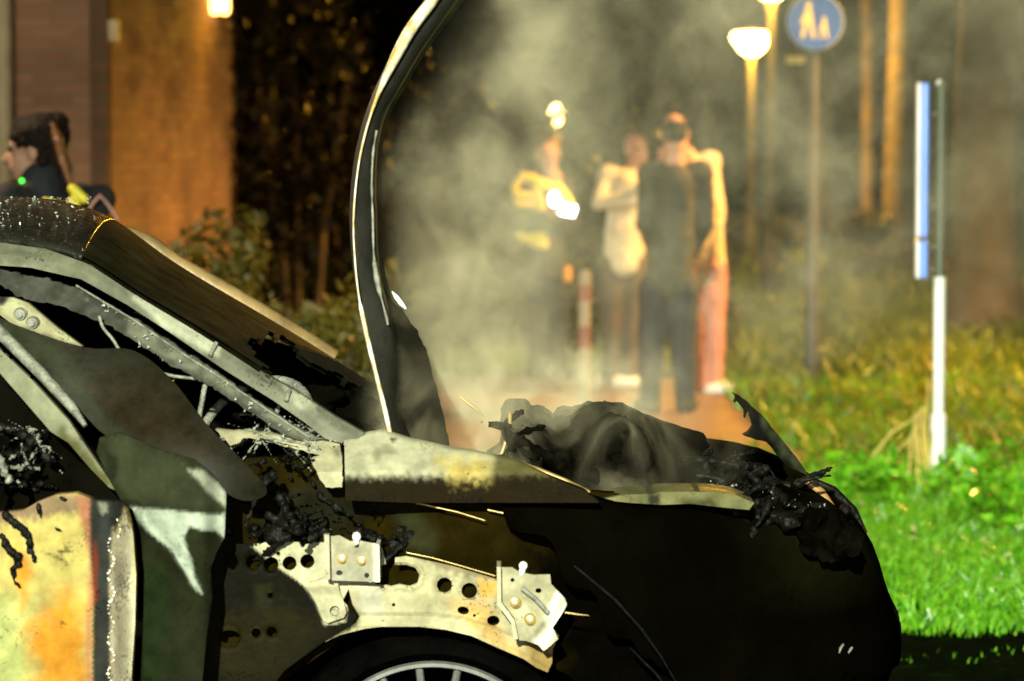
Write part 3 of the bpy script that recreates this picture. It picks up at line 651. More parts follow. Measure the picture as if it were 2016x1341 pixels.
# --- engine
pr = []
for k in range(40):
    x = random.uniform(1010, 1240); Yq = random.uniform(6.6, 7.5); y = 848+random.uniform(-8, 60)-(0 if x > 1040 else 10)
    p = at(x, y, Yq); pr.append((p, p+Vector((random.uniform(-.08, .08), random.uniform(-.08, .08), -.03)), random.uniform(.02, .045), random.uniform(.015, .035)))
for (x, y, Yq, r) in [(1020, 832, 6.9, .035), (1060, 846, 6.9, .034), (1120, 850, 6.9, .034), (1165, 850, 6.9, .044), (1200, 855, 6.95, .05), (1240, 868, 6.95, .05)]:
    p = at(x, y, Yq); pr.append((p+Vector((0, -.22, -.01)), p+Vector((0, .3, 0)), r, r))
    pr.append((p, p-Vector((0, 0, .2)), r, r*1.5))
pr.append((at(1022, 815, 6.9), at(1023, 786, 6.9), .010, .002))
organic('engine', pr, M['char'], car, .008, 'charred engine with melted covers', .012, 34, 1)
sheet('airbox', [(1150, 806), (1180, 797), (1228, 800), (1260, 815), (1290, 829), (1340, 846), (1390, 861), (1391, 870), (1398, 879), (1386, 888), (1376, 900), (1380, 912), (1300, 930), (1200, 930), (1120, 930), (1120, 830)],
      lambda x, y: 6.9+.02*mn.noise(Vector((x*.02, y*.02, 0)))-.0006*max(0, y-860), .10, M['char'], car, res=10, ragged=3)
lumps('hose', [(990, 1010, 830, 900, 6.4, 6.6), (1040, 1180, 880, 930, 6.35, 6.6)], 12, M['char'], (.008, .02), .008, .006, 40)
bar('cable', [at(x, y, 6.45) for x, y in [(985, 900), (992, 880), (1000, 855), (1004, 830), (1003, 812)]], [.006, .004, .005, .004, .006], M['bolt'])
# --- raised bonnet
OUT = catmull([(768, 852), (756, 800), (740, 735), (722, 660), (706, 580), (698, 500), (696, 430), (703, 345), (716, 275), (737, 205), (765, 140), (806, 62), (852, 0), (900, -60), (970, -130)], False, 6)
INN = catmull([(800, 868), (775, 800), (775, 720), (765, 640), (745, 560), (737, 500), (735, 430), (733, 360), (737, 290), (752, 225), (785, 165), (830, 90), (880, 20), (925, -40), (985, -118)], False, 6)
V, Fc, Cc = [], [], []; NV = 30
for i, (q, r) in enumerate(zip(OUT, INN)):
    t = i/(len(OUT)-1)
    a = at(q[0], q[1], 6.20+.10*t)
    for k in range(NV+1):
        s = k/NV; wd = 1.5-.12*t; p = far(a, wd*s); c = 1-(2*s-1)**2
        p.x -= (.012+.012*t)*c*.5; p.z += .004*c; V.append(p); Cc.append((.05, .05, .045))
for i in range(len(OUT)-1):
    for k in range(NV): Fc.append([i*(NV+1)+k, i*(NV+1)+k+1, (i+1)*(NV+1)+k+1, (i+1)*(NV+1)+k])
bon = frompy('bonnet', V, Fc, M['gloss'], car, True, 'raised bonnet seen edge on', Cc)
md = bon.modifiers.new('thickness', 'SOLIDIFY'); md.thickness = .004; md.offset = 0
# folded edge of the skin, its rim light painted pale
ed = [at(q[0], q[1], 6.195+.10*i/(len(OUT)-1)) for i, q in enumerate(OUT)]
bar('bonnet_edge', ed, [(1+.35*mn.noise(p*14))*(.0048 if p.z < 1.25 else .0022) if p.z < 1.65 else (.003 if p.z < 1.65 else .0035+.009*sm(1.65, 1.8, p.z)*(1-.6*sm(1.85, 1.95, p.z))) for p in ed], plain('rim_lit_paint', (.50, .49, .40), .5, 0, .4, 30, .5, 60, color2=(.30, .20, .05)), parent=bon)
# inner frame
V, Fc, Cc = [], [], []
for i, (q, r) in enumerate(zip(OUT, INN)):
    t = i/(len(OUT)-1)
    a0 = at(q[0]+5, q[1], 6.21+.10*t); a1 = at(r[0], r[1], 6.235+.10*t)
    row = [a0, (a0+a1)/2+Vector((0, -.004, 0)), a1]
    for k in range(1, NV): row.append(far(a1, (1.42-.12*t)*k/NV)+Vector((.02*math.sin(k*1.25)*sm(0, 3, k), 0, .0)))
    n1 = len(row); V += row
    for p in row: Cc.append([c*(1+.4*mn.noise(p*12)) for c in (.016, .016, .013)])
for i in range(len(OUT)-1):
    for k in range(n1-1): Fc.append([i*n1+k, (i+1)*n1+k, (i+1)*n1+k+1, i*n1+k+1])
inn = frompy('inner_frame', V, Fc, M['dark'], bon, True, 'sooty inner frame', Cc)
ed2 = [at(r[0]-1, r[1], 6.225+.10*i/(len(INN)-1)) for i, r in enumerate(INN)][18:52]
bar('frame_edge', ed2, [.0025+.002*mn.noise(Vector((i*.5, 0, 0)))+(.003 if 4 < i < 11 else 0) for i in range(len(ed2))], M['ashmetal'], parent=bon)
sheet('hinge_arm', [(742, 545), (765, 590), (790, 612), (820, 656), (838, 690), (850, 740), (868, 800), (884, 880), (830, 882), (768, 862), (756, 800), (748, 700)], lambda x, y: 6.42+.02*mn.noise(Vector((x*.03, y*.02, 0))), .05, M['char'], bon, res=9, ragged=3)
bar('edge_chip', [at(x, y, 6.36) for x, y in [(772, 574), (780, 585), (790, 598), (799, 608)]], [.001, .005, .005, .002], M['white_paint'], parent=bon)
random.seed(21)
for k in range(16):
    zx, zy, zY = random.choice([(540, 930, 6.1), (600, 1000, 6.1), (700, 1040, 6.12), (1450, 940, 6.6), (1560, 990, 6.4), (1080, 880, 6.5), (760, 1010, 6.13)])
    x = zx+random.uniform(-60, 60); y = zy+random.uniform(-30, 30); q = [(x, y)]
    for i_ in range(5): x += random.uniform(-12, 22); y += random.uniform(-16, 22); q.append((x, y))
    bar('wire', [at(a, b_, zY+random.uniform(-.01, .01)) for a, b_ in catmull(q, False, 3)], random.uniform(.0012, .003), random.choice([M['wetchar'], M['char'], M['dark'] if False else M['wetchar']]))
bar('highlight_sliver', [at(x, y, 6.0) for x, y in [(1652, 1286), (1655, 1276), (1661, 1268)]], [.001, .003, .002], M['ashmetal'])  # these two pale slivers stand in for small highlights
bar('highlight_sliver', [at(x, y, 6.0) for x, y in [(1670, 1286), (1674, 1280), (1678, 1274)]], [.001, .0025, .002], M['ashmetal'])
# --- cabin
sheet('far_door', [(-300, 560), (0, 545), (200, 600), (420, 665), (520, 668), (590, 690), (660, 715), (740, 770), (800, 900), (1000, 1000), (1000, 1700), (-300, 1700)], 7.45, .04, M['char'], car, res=45)
sheet('headlining', [(-300, 470), (0, 485), (160, 520), (300, 600), (200, 640), (0, 600), (-300, 600)], 6.9, .3, M['char'], car, res=30)
lumps('dashboard', [(480, 760, 800, 860, 6.5, 7.4), (600, 740, 770, 830, 6.6, 7.4)], 50, M['char'], (.02, .05), .014, .014, 25, label='burnt dashboard')
sheet('bulkhead', [(640, 870), (700, 850), (800, 850), (900, 890), (1000, 930), (1000, 1200), (640, 1200)], 6.9, .05, M['char'], car, res=40)
mb = MB(); c0 = at(500, 850, 6.45)
ax = Matrix.Rotation(math.radians(-25), 3, 'Y')@Matrix.Rotation(math.radians(90), 3, 'Y')
ring = [c0+ax@Vector((.17*math.cos(a), .17*math.sin(a), 0)) for a in [2*math.pi*k/40 for k in range(41)]]
ring = [c0+Vector((.12*math.cos(a), .17*math.sin(a)*.9, .095*math.sin(a)+.03*math.cos(a))) for a in [2*math.pi*k/40 for k in range(41)]]
mb.tube(ring, .010, 10); mb.tube([c0, c0+Vector((.08, .0, -.02))], .012); mb.tube([c0, c0+Vector((-.11, 0, -.02))], .009); mb.build('steering_wheel', M['ashmetal'], car)
bar('wire', [at(x, y, 6.22) for x, y in catmull([(195, 622), (203, 645), (222, 668), (240, 695), (270, 712), (300, 728), (335, 739), (370, 744), (412, 748)], False, 5)], .0035, M['ashmetal'])
bar('wire', [at(x, y, 6.25) for x, y in catmull([(345, 742), (336, 760), (332, 785)], False, 4)], .0022, M['bolt'])
bar('hanging_rod', [at(405, 750, 6.22), at(398, 790, 6.22), at(390, 832, 6.22)], .0055, M['ashmetal'])
lumps('melted_trim', [(505, 550, 790, 855, 6.2, 6.3), (560, 620, 815, 858, 6.25, 6.4)], 9, M['ashmetal'], (.003, .009), .004, .004, 80)
lumps('melted_trim', [(500, 640, 852, 866, 6.14, 6.18)], 26, M['ashmetal'], (.002, .005), .003, .003, 80)
lumps('mirror_remains', [(0, 60, 830, 960, 5.98, 6.1)], 12, M['wetchar'], (.006, .016), .005, .010, 60, label='melted door mirror')
lumps('mirror_remains', [(-20, 20, 880, 930, 5.95, 6.0)], 7, M['ashmetal'], (.006, .014), .005, .010, 60)
lumps('mirror_remains', [(40, 80, 840, 900, 6.03, 6.06)], 14, M['ashmetal'], (.003, .006), .004, .006, 60)
sheet('door_card', [(-260, 690), (0, 740), (100, 855), (180, 930), (240, 985), (180, 990), (100, 985), (60, 1010), (-260, 1020)], 6.13, .03, M['char'], car, res=14, ragged=4)
lumps('wing_debris', [(500, 640, 900, 1000, 6.05, 6.18), (560, 620, 1010, 1050, 6.05, 6.12), (650, 820, 1040, 1070, 6.08, 6.15), (440, 560, 940, 980, 6.0, 6.08), (430, 640, 1040, 1060, 6.06, 6.1)], 7, M['wetchar'], (.006, .020), .006, .010, 50, label='charred plastic hanging in the open wing')
random.seed(5)
mb = MB()
for k in range(280):                                        # grit and broken glass
    zone = random.random()
    if zone < .35: x, y = random.uniform(0, 190), 0; y = random.uniform(410, 500)+.12*x; Yq = None
    elif zone < .6: x = random.uniform(200, 660); y = 590+.62*(x-200)+random.uniform(0, 45); Yq = Yb(x, y)+.115
    elif zone < .8: x = random.uniform(500, 680); y = random.uniform(866, 874); Yq = 6.09
    else: x = random.uniform(1400, 1680); y = 940+.2*(x-1400)+random.uniform(0, 70); Yq = 6.35
    if Yq is None: Yq = 6.45+random.uniform(0, .5); p = at(x, y, Yq); p.z = 1.375+.075*(1-(2*(Yq-6.36)/1.26-1)**2)+.012
    else: p = at(x, y, Yq)
    r = random.uniform(.0008, .0028)
    V = [p+Vector((random.gauss(0, r), random.gauss(0, r), random.gauss(0, r))) for q in range(4)]
    mb.add(V, [[0, 1, 2], [0, 2, 3], [0, 3, 1], [1, 3, 2]])
o = mb.build('glass_crumbs', plain('glass_crumbs', (.30, .32, .27), .2, .0, .4, 40), car, False); tag(o, kind='stuff')
# ------------------------------------------------------------------ HOUSE
def brickmat(name, c1, c2, mortar):
    m, t, b = mat_new(name); L = t.links.new
    uv = N(t, 'ShaderNodeUVMap'); br = N(t, 'ShaderNodeTexBrick', Scale=1.0, **{'Mortar Size': .008, 'Brick Width': .22, 'Row Height': .0625})
    br.inputs['Color1'].default_value = (*c1, 1); br.inputs['Color2'].default_value = (*c2, 1); br.inputs['Mortar'].default_value = (*mortar, 1)
    L(uv.outputs[0], br.inputs['Vector'])
    no = N(t, 'ShaderNodeTexNoise', Scale=1.3, Detail=6.0); L(uv.outputs[0], no.inputs['Vector'])
    mul = N(t, 'ShaderNodeMix', data_type='RGBA', blend_type='MULTIPLY'); mul.inputs[0].default_value = 1
    L(br.outputs[0], mul.inputs[6]); L(ramp(t, no.outputs[0], [(.3, (.6, .6, .6)), (.7, (1.2, 1.15, 1.1))]), mul.inputs[7])
    L(mul.outputs[2], b.inputs['Base Color']); b.inputs['Roughness'].default_value = .8
    bp = N(t, 'ShaderNodeBump', Strength=.6, Distance=.01); L(br.outputs['Fac'], bp.inputs['Height']); bp.invert = True; L(bp.outputs[0], b.inputs['Normal'])
    return m
M['brick'] = brickmat('brown_brick', (.42, .27, .19), (.30, .18, .13), (.26, .23, .18))
hc = Vector((-2.25, 17.0, 0)); hd1 = Vector((-.995, .10, 0)); hd2 = Vector((.10, .995, 0)); 
house = empty('brick_house', hc, 'brown brick house corner behind the bushes, left of the dark shrubbery', 'house')
def wall(name, a, b_, h, parent, th=.1):
    a = Vector(a); b_ = Vector(b_); d = (b_-a); L_ = d.length; n = Vector((-d.y, d.x, 0)).normalized()*th
    V = [a, b_, b_+Vector((0, 0, h)), a+Vector((0, 0, h))]; V += [v+n for v in V]
    Fc = [[0, 1, 2, 3], [7, 6, 5, 4], [3, 2, 6, 7], [1, 5, 6, 2], [4, 0, 3, 7]]
    o = frompy(name, V, Fc, M['brick'], parent)
    uv = o.data.uv_layers.new(name='UVMap')
    C = [(0, 0), (L_, 0), (L_, h), (0, h)]*2
    for p in o.data.polygons:
        for li in p.loop_indices: uv.data[li].uv = C[o.data.loops[li].vertex_index]
    return o
wall('wall', hc+hd1*9, hc, 7, house); wall('wall', hc, hc+hd2*3.75, 7, house)
wall('wall', hc+hd2*3.75, hc+hd2*3.75+hd1*9, 7, house)
MB().tube([hc+hd1*.575+Vector((0, -.06, z)) for z in (0, 3, 7)], .045, 10).build('downpipe', plain('grey_pipe', (.55, .56, .44), .6), house)
MB().box(hc+hd2*.05+Vector((.03, -.01, 1.57+.66)), (.05, .12, .12)).build('junction_box', plain('cream_plastic', (.6, .55, .38), .6), house)
M['lampglass'] = plain('lit_glass', (.9, .6, .3), .4, emit=(1, .50, .12), es=9)
wl = empty('wall_lamp', hc+hd2*3.0+Vector((.1, 0, 2.45)), None, None)
wl.parent = house; wl.location = wl.location-house.location
p = at(433, 8, 19.9)+Vector((0, 0, 0))
p = Vector((p.x, p.y, p.z))
mb = MB()
for s in (-1, 1): mb.lathe(p+Vector((s*.032, 0, -.05)), [(.0005, -.02), (.025, -.015), (.032, .02), (.03, .16), (.0005, .18)], 16)
mb.build('glass_shade', M['lampglass'], wl)
MB().box(p+Vector((-.05, .05, .17)), (.2, .08, .06)).build('bracket', M['char'], wl)
light('wall_lamp_light', 'POINT', p+Vector((.3, -.3, -.12)), 7, SOD, .06)
# ------------------------------------------------------------------ vegetation
def leaves(V, Fc, c, rad, n, size, hollow=.35, flat=False):
    u = np.random.normal(size=(n, 3)); u /= np.linalg.norm(u, axis=1)[:, None]+1e-9
    r = hollow+(1-hollow)*np.random.random((n, 1))**.6
    q = np.array([c[0], c[1], c[2]])+u*np.array(rad)*r
    low = q[:, 2] < .02; q[low, 2] = np.random.uniform(.02, .3, low.sum())
    a = np.random.normal(size=(n, 3)); a /= np.linalg.norm(a, axis=1)[:, None]
    b_ = np.cross(a, np.random.normal(size=(n, 3))); b_ /= np.linalg.norm(b_, axis=1)[:, None]
    s = size*np.random.uniform(.5, 1.4, (n, 1)); o = len(V)
    P4 = np.stack([q-a*s, q-b_*s*.45, q+a*s, q+b_*s*.45], 1).reshape(-1, 3)
    V.extend(P4.tolist()); Fc.extend((np.arange(n*4).reshape(-1, 4)+o).tolist())
def shrub(name, c, rad, n, size, mat, label, cat='bush', blobs=9, group=None, hgt=None):
    root = empty(name, (c[0], c[1], 0), label, cat, group); V, Fc = [], []
    for k in range(blobs):
        a = np.random.uniform(-1, 1, 3)
        cc = (c[0]+a[0]*rad[0]*.7, c[1]+a[1]*rad[1]*.6, c[2]+a[2]*rad[2]*.6)
        f = random.uniform(.25, .5); leaves(V, Fc, cc, [r*f for r in rad], n//blobs, size)
    o = frompy('foliage', V, Fc, mat, root)
    mb = MB()
    for k in range(6):
        a = random.uniform(0, 6.28); e = Vector((c[0]+math.cos(a)*rad[0]*.5, c[1]+math.sin(a)*rad[1]*.5, c[2]+rad[2]*.3))
        mb.tube([Vector((c[0]+.1*math.cos(a), c[1]+.1*math.sin(a), 0)), (Vector((c[0], c[1], 0))+e)/2+Vector((0, 0, .1)), e], [.025, .018, .006], 6)
    mb.build('stems', M['bark'], root)
    return root
M['bark'] = plain('bark', (.10, .075, .04), .85, 0, .6, 6, 1.0, 20, color2=(.04, .03, .02))
M['palebark'] = plain('pale_bark', (.16, .11, .05), .8, 0, .6, 4, .8, 20, color2=(.03, .022, .012))
M['trunkbark'] = plain('oak_bark', (.13, .10, .05), .85, 0, .6, 5, 1.0, 18, color2=(.07, .055, .025))
def px2(x, y, Y): return at(x, y, Y)
shrub('garden_bush', (px2(360, 480, 14.5).x, 14.5, .75), (.75, .6, .62), 2600, .035, M['leaf'], 'olive green bush in front of the lit brick wall', blobs=14)
shrub('garden_bush', (px2(560, 520, 14.2).x, 14.2, .65), (.75, .6, .55), 2600, .035, M['leaf'], 'olive green bush left of the raised bonnet, below the dark shrubbery', blobs=14)
shrub('garden_bush', (px2(640, 560, 13.2).x, 13.2, .55), (.42, .45, .50), 1800, .032, M['leaf'], 'small dense bush right behind the raised bonnet', blobs=10)
shrub('garden_bush', (px2(400, 560, 13).x, 13.0, .42), (.8, .5, .42), 1800, .03, M['leaf'], 'low bush growing just behind the car roof', blobs=12)
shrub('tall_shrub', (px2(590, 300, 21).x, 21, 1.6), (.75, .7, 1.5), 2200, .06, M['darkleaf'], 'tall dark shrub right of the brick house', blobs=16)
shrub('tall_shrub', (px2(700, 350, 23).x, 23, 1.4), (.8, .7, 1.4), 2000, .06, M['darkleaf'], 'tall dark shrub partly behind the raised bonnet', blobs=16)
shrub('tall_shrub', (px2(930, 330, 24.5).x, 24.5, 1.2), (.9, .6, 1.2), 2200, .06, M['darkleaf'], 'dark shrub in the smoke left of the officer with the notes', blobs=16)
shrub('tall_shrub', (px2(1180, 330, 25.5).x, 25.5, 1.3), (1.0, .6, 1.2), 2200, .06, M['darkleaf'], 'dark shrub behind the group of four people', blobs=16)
# hedge behind the people
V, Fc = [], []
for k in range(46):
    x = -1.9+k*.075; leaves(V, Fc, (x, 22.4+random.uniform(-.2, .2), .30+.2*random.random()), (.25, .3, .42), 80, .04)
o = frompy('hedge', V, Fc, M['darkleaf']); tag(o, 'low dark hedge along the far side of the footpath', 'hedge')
# far wood
V, Fc = [], []
for k in range(170):
    x = random.uniform(-13, 15); y = random.uniform(52, 66); z = random.uniform(0, 11)
    leaves(V, Fc, (x, y, z), (1.6, 1.4, 1.3), 110, .22)
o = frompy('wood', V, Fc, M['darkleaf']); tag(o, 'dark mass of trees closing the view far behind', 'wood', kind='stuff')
for (x, y, Y, r) in [(1470, 470, 40, .7), (1780, 500, 36, .8), (1630, 500, 44, .8)]:
    c = px2(x, y, Y); 
    shrub('grass_bush', (c.x, Y, .35), (r*1.2, r*.7, .5), 900, .09, M['leaf'], {1470: 'low bush on the lawn behind the street lamp post', 1780: 'low bush on the lawn left of the big tree trunk', 1630: 'low bush far back on the lawn by the pale thin tree'}[x], blobs=8)
def tree(name, px, Y, r0, r1, h, mat, label, crown_n, crown_r, lean=0, leafsize=.12, limbs=5, z0=None):
    b0 = at(px, 600, Y); b0.z = 0; root = empty(name, b0, label, 'tree')
    pts = []; rr = []
    for k in range(13):
        t = k/12; pts.append(b0+Vector((lean*t*h+.04*r0/.3*math.sin(t*9+px), 0, t*h))); rr.append((r0*(1-t)+r1*t)*(1+.35*max(0, .08-t)/.08))
    mb = MB(); mb.tube(pts, rr, 16)
    random.seed(int(px)); tips = []
    for k in range(limbs):
        t = random.uniform(.5, .95); s = pts[int(t*12)]; a = random.uniform(0, 6.28); L_ = random.uniform(.8, 2)
        e = s+Vector((math.cos(a)*L_, math.sin(a)*L_, L_*.8)); mb.tube([s, (s+e)/2+Vector((0, 0, -.1)), e], [r1*.7, r1*.4, r1*.15], 8); tips.append(e)
    o = mb.build('trunk', mat, root)
    V, Fc = [], []
    for e in tips+[pts[-1]]: 
        for q in range(4): leaves(V, Fc, e+Vector(np.random.normal(size=3))*.6, (crown_r*.5,)*3, crown_n//(4*(limbs+1)), leafsize)
    frompy('crown', V, Fc, M['darkleaf'], root)
    return root
tree('oak_tree', 1945, 25.5, .275, .20, 9, M['trunkbark'], 'thick straight tree trunk at the right edge, behind the blue and white sign post', 3000, 2.4)
tree('birch_tree', 1708, 40, .09, .06, 8, M['palebark'], 'thin pale tree lit orange, between the round blue sign and the blue sign board', 1500, 1.5, lean=-.012)
tree('birch_tree', 1624, 44, .10, .06, 8, M['palebark'], 'thin pale tree just right of the round blue sign post', 1500, 1.5)
tree('dark_tree', 1770, 38, .20, .12, 9, M['bark'], 'dark tree between the thin birch and the blue sign board', 2500, 2.2)
tree('dark_tree', 520, 26, .10, .07, 7, M['bark'], 'slim dark tree beside the right end of the brick house', 2500, 2.0)
# ------------------------------------------------------------------ street lamps
M['post'] = plain('lamp_post', (.035, .032, .022), .6, .0, .3, 8)
M['lit'] = plain('lit_lamp', (1, .7, .3), .4, emit=(1, .62, .20), es=26)
def lamp(px, ytop, ybase, Y, label, power, hgt=None, rad=.24, group='street lamps with bowl shaped glass', color=SOD, down=0):
    b0 = at(px, 400, Y); b0.z = 0
    root = empty('street_lamp', b0, label, 'street lamp', group)
    zt_ = hgt or at(px, ytop, Y).z
    MB().lathe(b0, [(.09, 0), (.09, .5), (.065, .55), (.05, .9), (.04, zt_-.42), (.06, zt_-.36), (.06, zt_-.30)], 16).build('post', M['post'], root)
    MB().lathe(b0+Vector((0, 0, zt_-.30)), [(.06, 0), (.14, .06), (rad*.95, .19), (rad, .24), (rad*.9, .28), (.0005, .30)], 24).build('glass_bowl', M['lit'], root)
    MB().lathe(b0+Vector((0, 0, zt_+.0)), [(rad*.95, -.015), (rad*.8, .03), (.05, .08), (.0005, .09)], 24).build('cap', M['post'], root)
    if down: light('street_lamp_light', 'SPOT', b0+Vector((0, -rad-.15, zt_-.15)), power, color, .1, b0+Vector((0, -rad-.15, 0)), down, .45)
    else: light('street_lamp_light', 'POINT', b0+Vector((0, -rad-.15, zt_-.15)), power, color, .1)
    return root
lamp(1478, 62, 540, 38, 'street lamp with glowing bowl, left of the round blue sign', 1500, rad=.25)
lamp(1516, -40, 540, 30, 'nearer street lamp with its head at the top edge, between glowing lamp and round sign', 1000, hgt=3.33, rad=.20)
b0 = Vector((4.9, 19.1, 0))
root = lamp(1008+F*4.9/19.1, 0, 0, 19.1, 'street lamp standing on the lawn outside the picture to the right', 5400, hgt=4.8, down=148, color=(1, .47, .09))
lamp(-900, 0, 0, 12.5, 'added unseen lamp outside the picture to the left, brightening the house wall', 800, hgt=4.6, color=(1, .74, .44))  # put in to brighten the left brick wall and the officer's face
fl = at(1097, 228, 48); 
root = empty('park_lamp', (fl.x, 48, 0), 'small bright park lamp on a short post above the officer with the notes', 'lamp')
MB().lathe((fl.x, 48, 0), [(.06, 0), (.05, fl.z-.15)], 12).build('post', M['palebark'], root)
MB().lathe((fl.x, 48, fl.z-.15), [(.05, 0), (.10, .05), (.11, .2), (.06, .3), (.0005, .32)], 16).build('glass_globe', M['lit'], root)
light('park_lamp_light', 'POINT', (fl.x, 47.6, fl.z-.3), 120, SOD, .08)
# ------------------------------------------------------------------ signs and posts
sp = gnd(1597, 770); sroot = empty('footpath_sign', sp, 'round blue footpath sign with adult and child on a tall grey post', 'sign')
Yp_ = sp.y; s3 = F/Yp_
MB().lathe((sp.x, sp.y, 0), [(.048, 0), (.045, 1.2), (.038, 1.25), (.036, 2.55), (.0005, 2.56)], 14).build('post', M['post'], sroot)
sc_ = at(1605, 43, Yp_-.06); Rr = 56/s3
MB().lathe(sc_, [(Rr, .006), (Rr, -.002), (Rr*.93, -.004), (.0005, -.004)], 40, 'Y').build('sign_plate', plain('white_retroreflector', (.35, .42, .50), .4, 0, .05), sroot)
disc = MB().lathe(sc_+Vector((0, -.007, 0)), [(Rr*.95, .002), (Rr*.95, 0), (.0005, 0)], 40, 'Y').build('blue_disc', plain('sign_blue', (.012, .10, .75), .4, 0, .05), sroot)
def figure(cx, cy, k):
    """adult or child pictogram, flat on the disc (sign coordinates in px)"""
    def q(x, y): return at(cx+x*k, cy+y*k, Yp_-.070)
    mb = MB()
    for poly in [ell(0, -34, 6, 6.5, 14), [(-6, -27), (6, -27), (9, -5), (13, 30), (6, 30), (1, 2), (-2, 2), (-9, 30), (-16, 30), (-9, -5), (-14, 2), (-17, 0), (-10, -14)]]:
        V = [q(x, y) for x, y in poly]; n = len(V); mb.add(V+[v+Vector((0, .003, 0)) for v in V], [list(range(n)), [n+i for i in reversed(range(n))]])
    return mb
for (cx, cy, k) in [(1592, 45, 1.0), (1623, 58, .62)]:
    figure(cx, cy, k).build('walking_figure', plain('sign_white', (.75, .72, .45), .4, 0, .05), sroot, False)
MB().box(at(1566, 118, Yp_), (.12, .02, .05)).build('reflector', plain('yellow_tab', (.7, .5, .05), .4), sroot)
# blue board seen edge on
gp = gnd(1846, 972); groot = empty('sign_post', gp, 'white metal post carrying a blue board seen nearly edge on, standing in the bright grass', 'sign post')
Yg = gp.y; k_ = F/Yg
zt2 = at(1842, 160, Yg).z; zb2 = at(1815, 545, Yg).z; zc2 = at(1846, 820, Yg).z
x_ = gp.x
MB().lathe((x_, Yg, 0), [(.036, 0), (.036, zc2), (.033, zc2+.01), (.026, zc2+.015), (.026, zb2)], 20).build('post', M['white_paint'], groot, label='white lower tube')
MB().lathe((x_, Yg, zb2), [(.027, 0), (.024, .01), (.024, zt2-zb2-.02), (.018, zt2-zb2), (.0005, zt2-zb2+.004)], 16).build('upper_post', plain('dull_green_post', (.028, .045, .022), .5, 0, .3, 10), groot, label='dark upper tube')
MB().lathe((x_-.008, Yg-.004, zt2-.02), [(.0005, 0), (.014, .003), (.014, .02), (.0005, .028)], 12).build('cap', M['white_paint'], groot)
mat_b = plain('board_blue', (.05, .22, .85), .35, 0, .05)
mat_w = plain('board_white_edge', (.75, .74, .76), .35, 0, .1)
for (ya, yb) in [(164, 466), (471, 545)]:
    za, zb = at(1815, ya, Yg).z, at(1815, yb, Yg).z; zc = (za+zb)/2; h = abs(za-zb)
    xc = at(1815, 300, Yg).x
    VA = -math.atan2(xc, Yg)+.015
    fbox = MB().box((xc-.017, Yg, zc), (.020, .44, h), VA)
    bo = fbox.build('board_edge', mat_w, groot); bm_ = bo.modifiers.new('b', 'BEVEL'); bm_.width = .008; bm_.segments = 3
    fbox = MB().box((xc+.0095, Yg, zc), (.034, .43, h*.995), VA)
    bo = fbox.build('sign_board', mat_b, groot); bm_ = bo.modifiers.new('b', 'BEVEL'); bm_.width = .010; bm_.segments = 3
    for zz in (zc-.3*h, zc+.3*h): MB().box(((xc+x_)/2+.02, Yg, zz), (.035, .03, .02)).build('clamp', M['post'], groot)
# red and white bollard
bp0 = gnd(1150, 835); broot = empty('bollard', bp0, 'slim red and white bollard at the edge of the footpath', 'bollard')
hb = at(1150, 532, bp0.y).z; MB().lathe(bp0, [(.036, 0), (.036, hb-.03), (.025, hb), (.0005, hb+.003)], 16).build('post', plain('bollard_white', (.26, .21, .13), .6), broot)
for (ya, yb) in [(560, 592), (642, 685)]:
    za, zb = at(1150, ya, bp0.y).z, at(1150, yb, bp0.y).z
    MB().lathe((bp0.x, bp0.y, zb), [(.0375, 0), (.0375, za-zb)], 16).build('red_band', plain('band_red', (.22, .07, .04), .6), broot)
# dry stalks by the post
random.seed(9); mb = MB()
for (xb, yb, xt, yt) in [(1828, 962, 1828, 745), (1815, 960, 1822, 818), (1822, 955, 1800, 812), (1806, 950, 1812, 806), (1820, 965, 1836, 850), (1718, 900, 1808, 818), (1715, 972, 1792, 862), (1812, 940, 1800, 830), (1880, 975, 1872, 915), (1884, 985, 1860, 912), (1790, 935, 1806, 815), (1830, 950, 1816, 800)]:
    a = at(xb, yb, Yg-.05*random.random()); a.z = max(a.z, .01); c = at(xt, yt, Yg-.1*random.random()); mid = (a+c)/2+Vector((random.uniform(-.02, .02), 0, .02))
    mb.tube([a, mid, c], [.0065, .0055, .003], 5)
    if random.random() < .6: mb.tube([c, c+Vector((random.uniform(-.03, .03), 0, -.05))], [.004, .001], 5)
o = mb.build('dry_stalks', plain('straw', (.62, .48, .12), .7)); tag(o, 'dry straw coloured stalks leaning against the white post', 'dead plant')
V, Fc = [], []
leaves(V, Fc, (2.6, 12.2, .06), (2.6, 2.4, .05), 260, .018, 0)
o = frompy('fallen_leaves', V, Fc, plain('pale_leaf', (.50, .48, .20), .5, 0, .5, 20)); tag(o, 'pale fallen leaves scattered on the bright grass', 'leaves', kind='stuff')
# broad leaved weeds in the verge
for i, (x, y, lab) in enumerate([(1905, 1000, 'dark leafy weed right of the white post foot'), (1975, 1060, 'leafy weed at the right edge of the grass'), (1700, 1010, 'small weed between the car nose and the white post')]):
    c = gnd(x, y); V, Fc = [], []
    leaves(V, Fc, (c.x, c.y, .10), (.22, .2, .16), 160, .045)
    o = frompy('weed', V, Fc, M['grass']); tag(o, lab, 'plant')
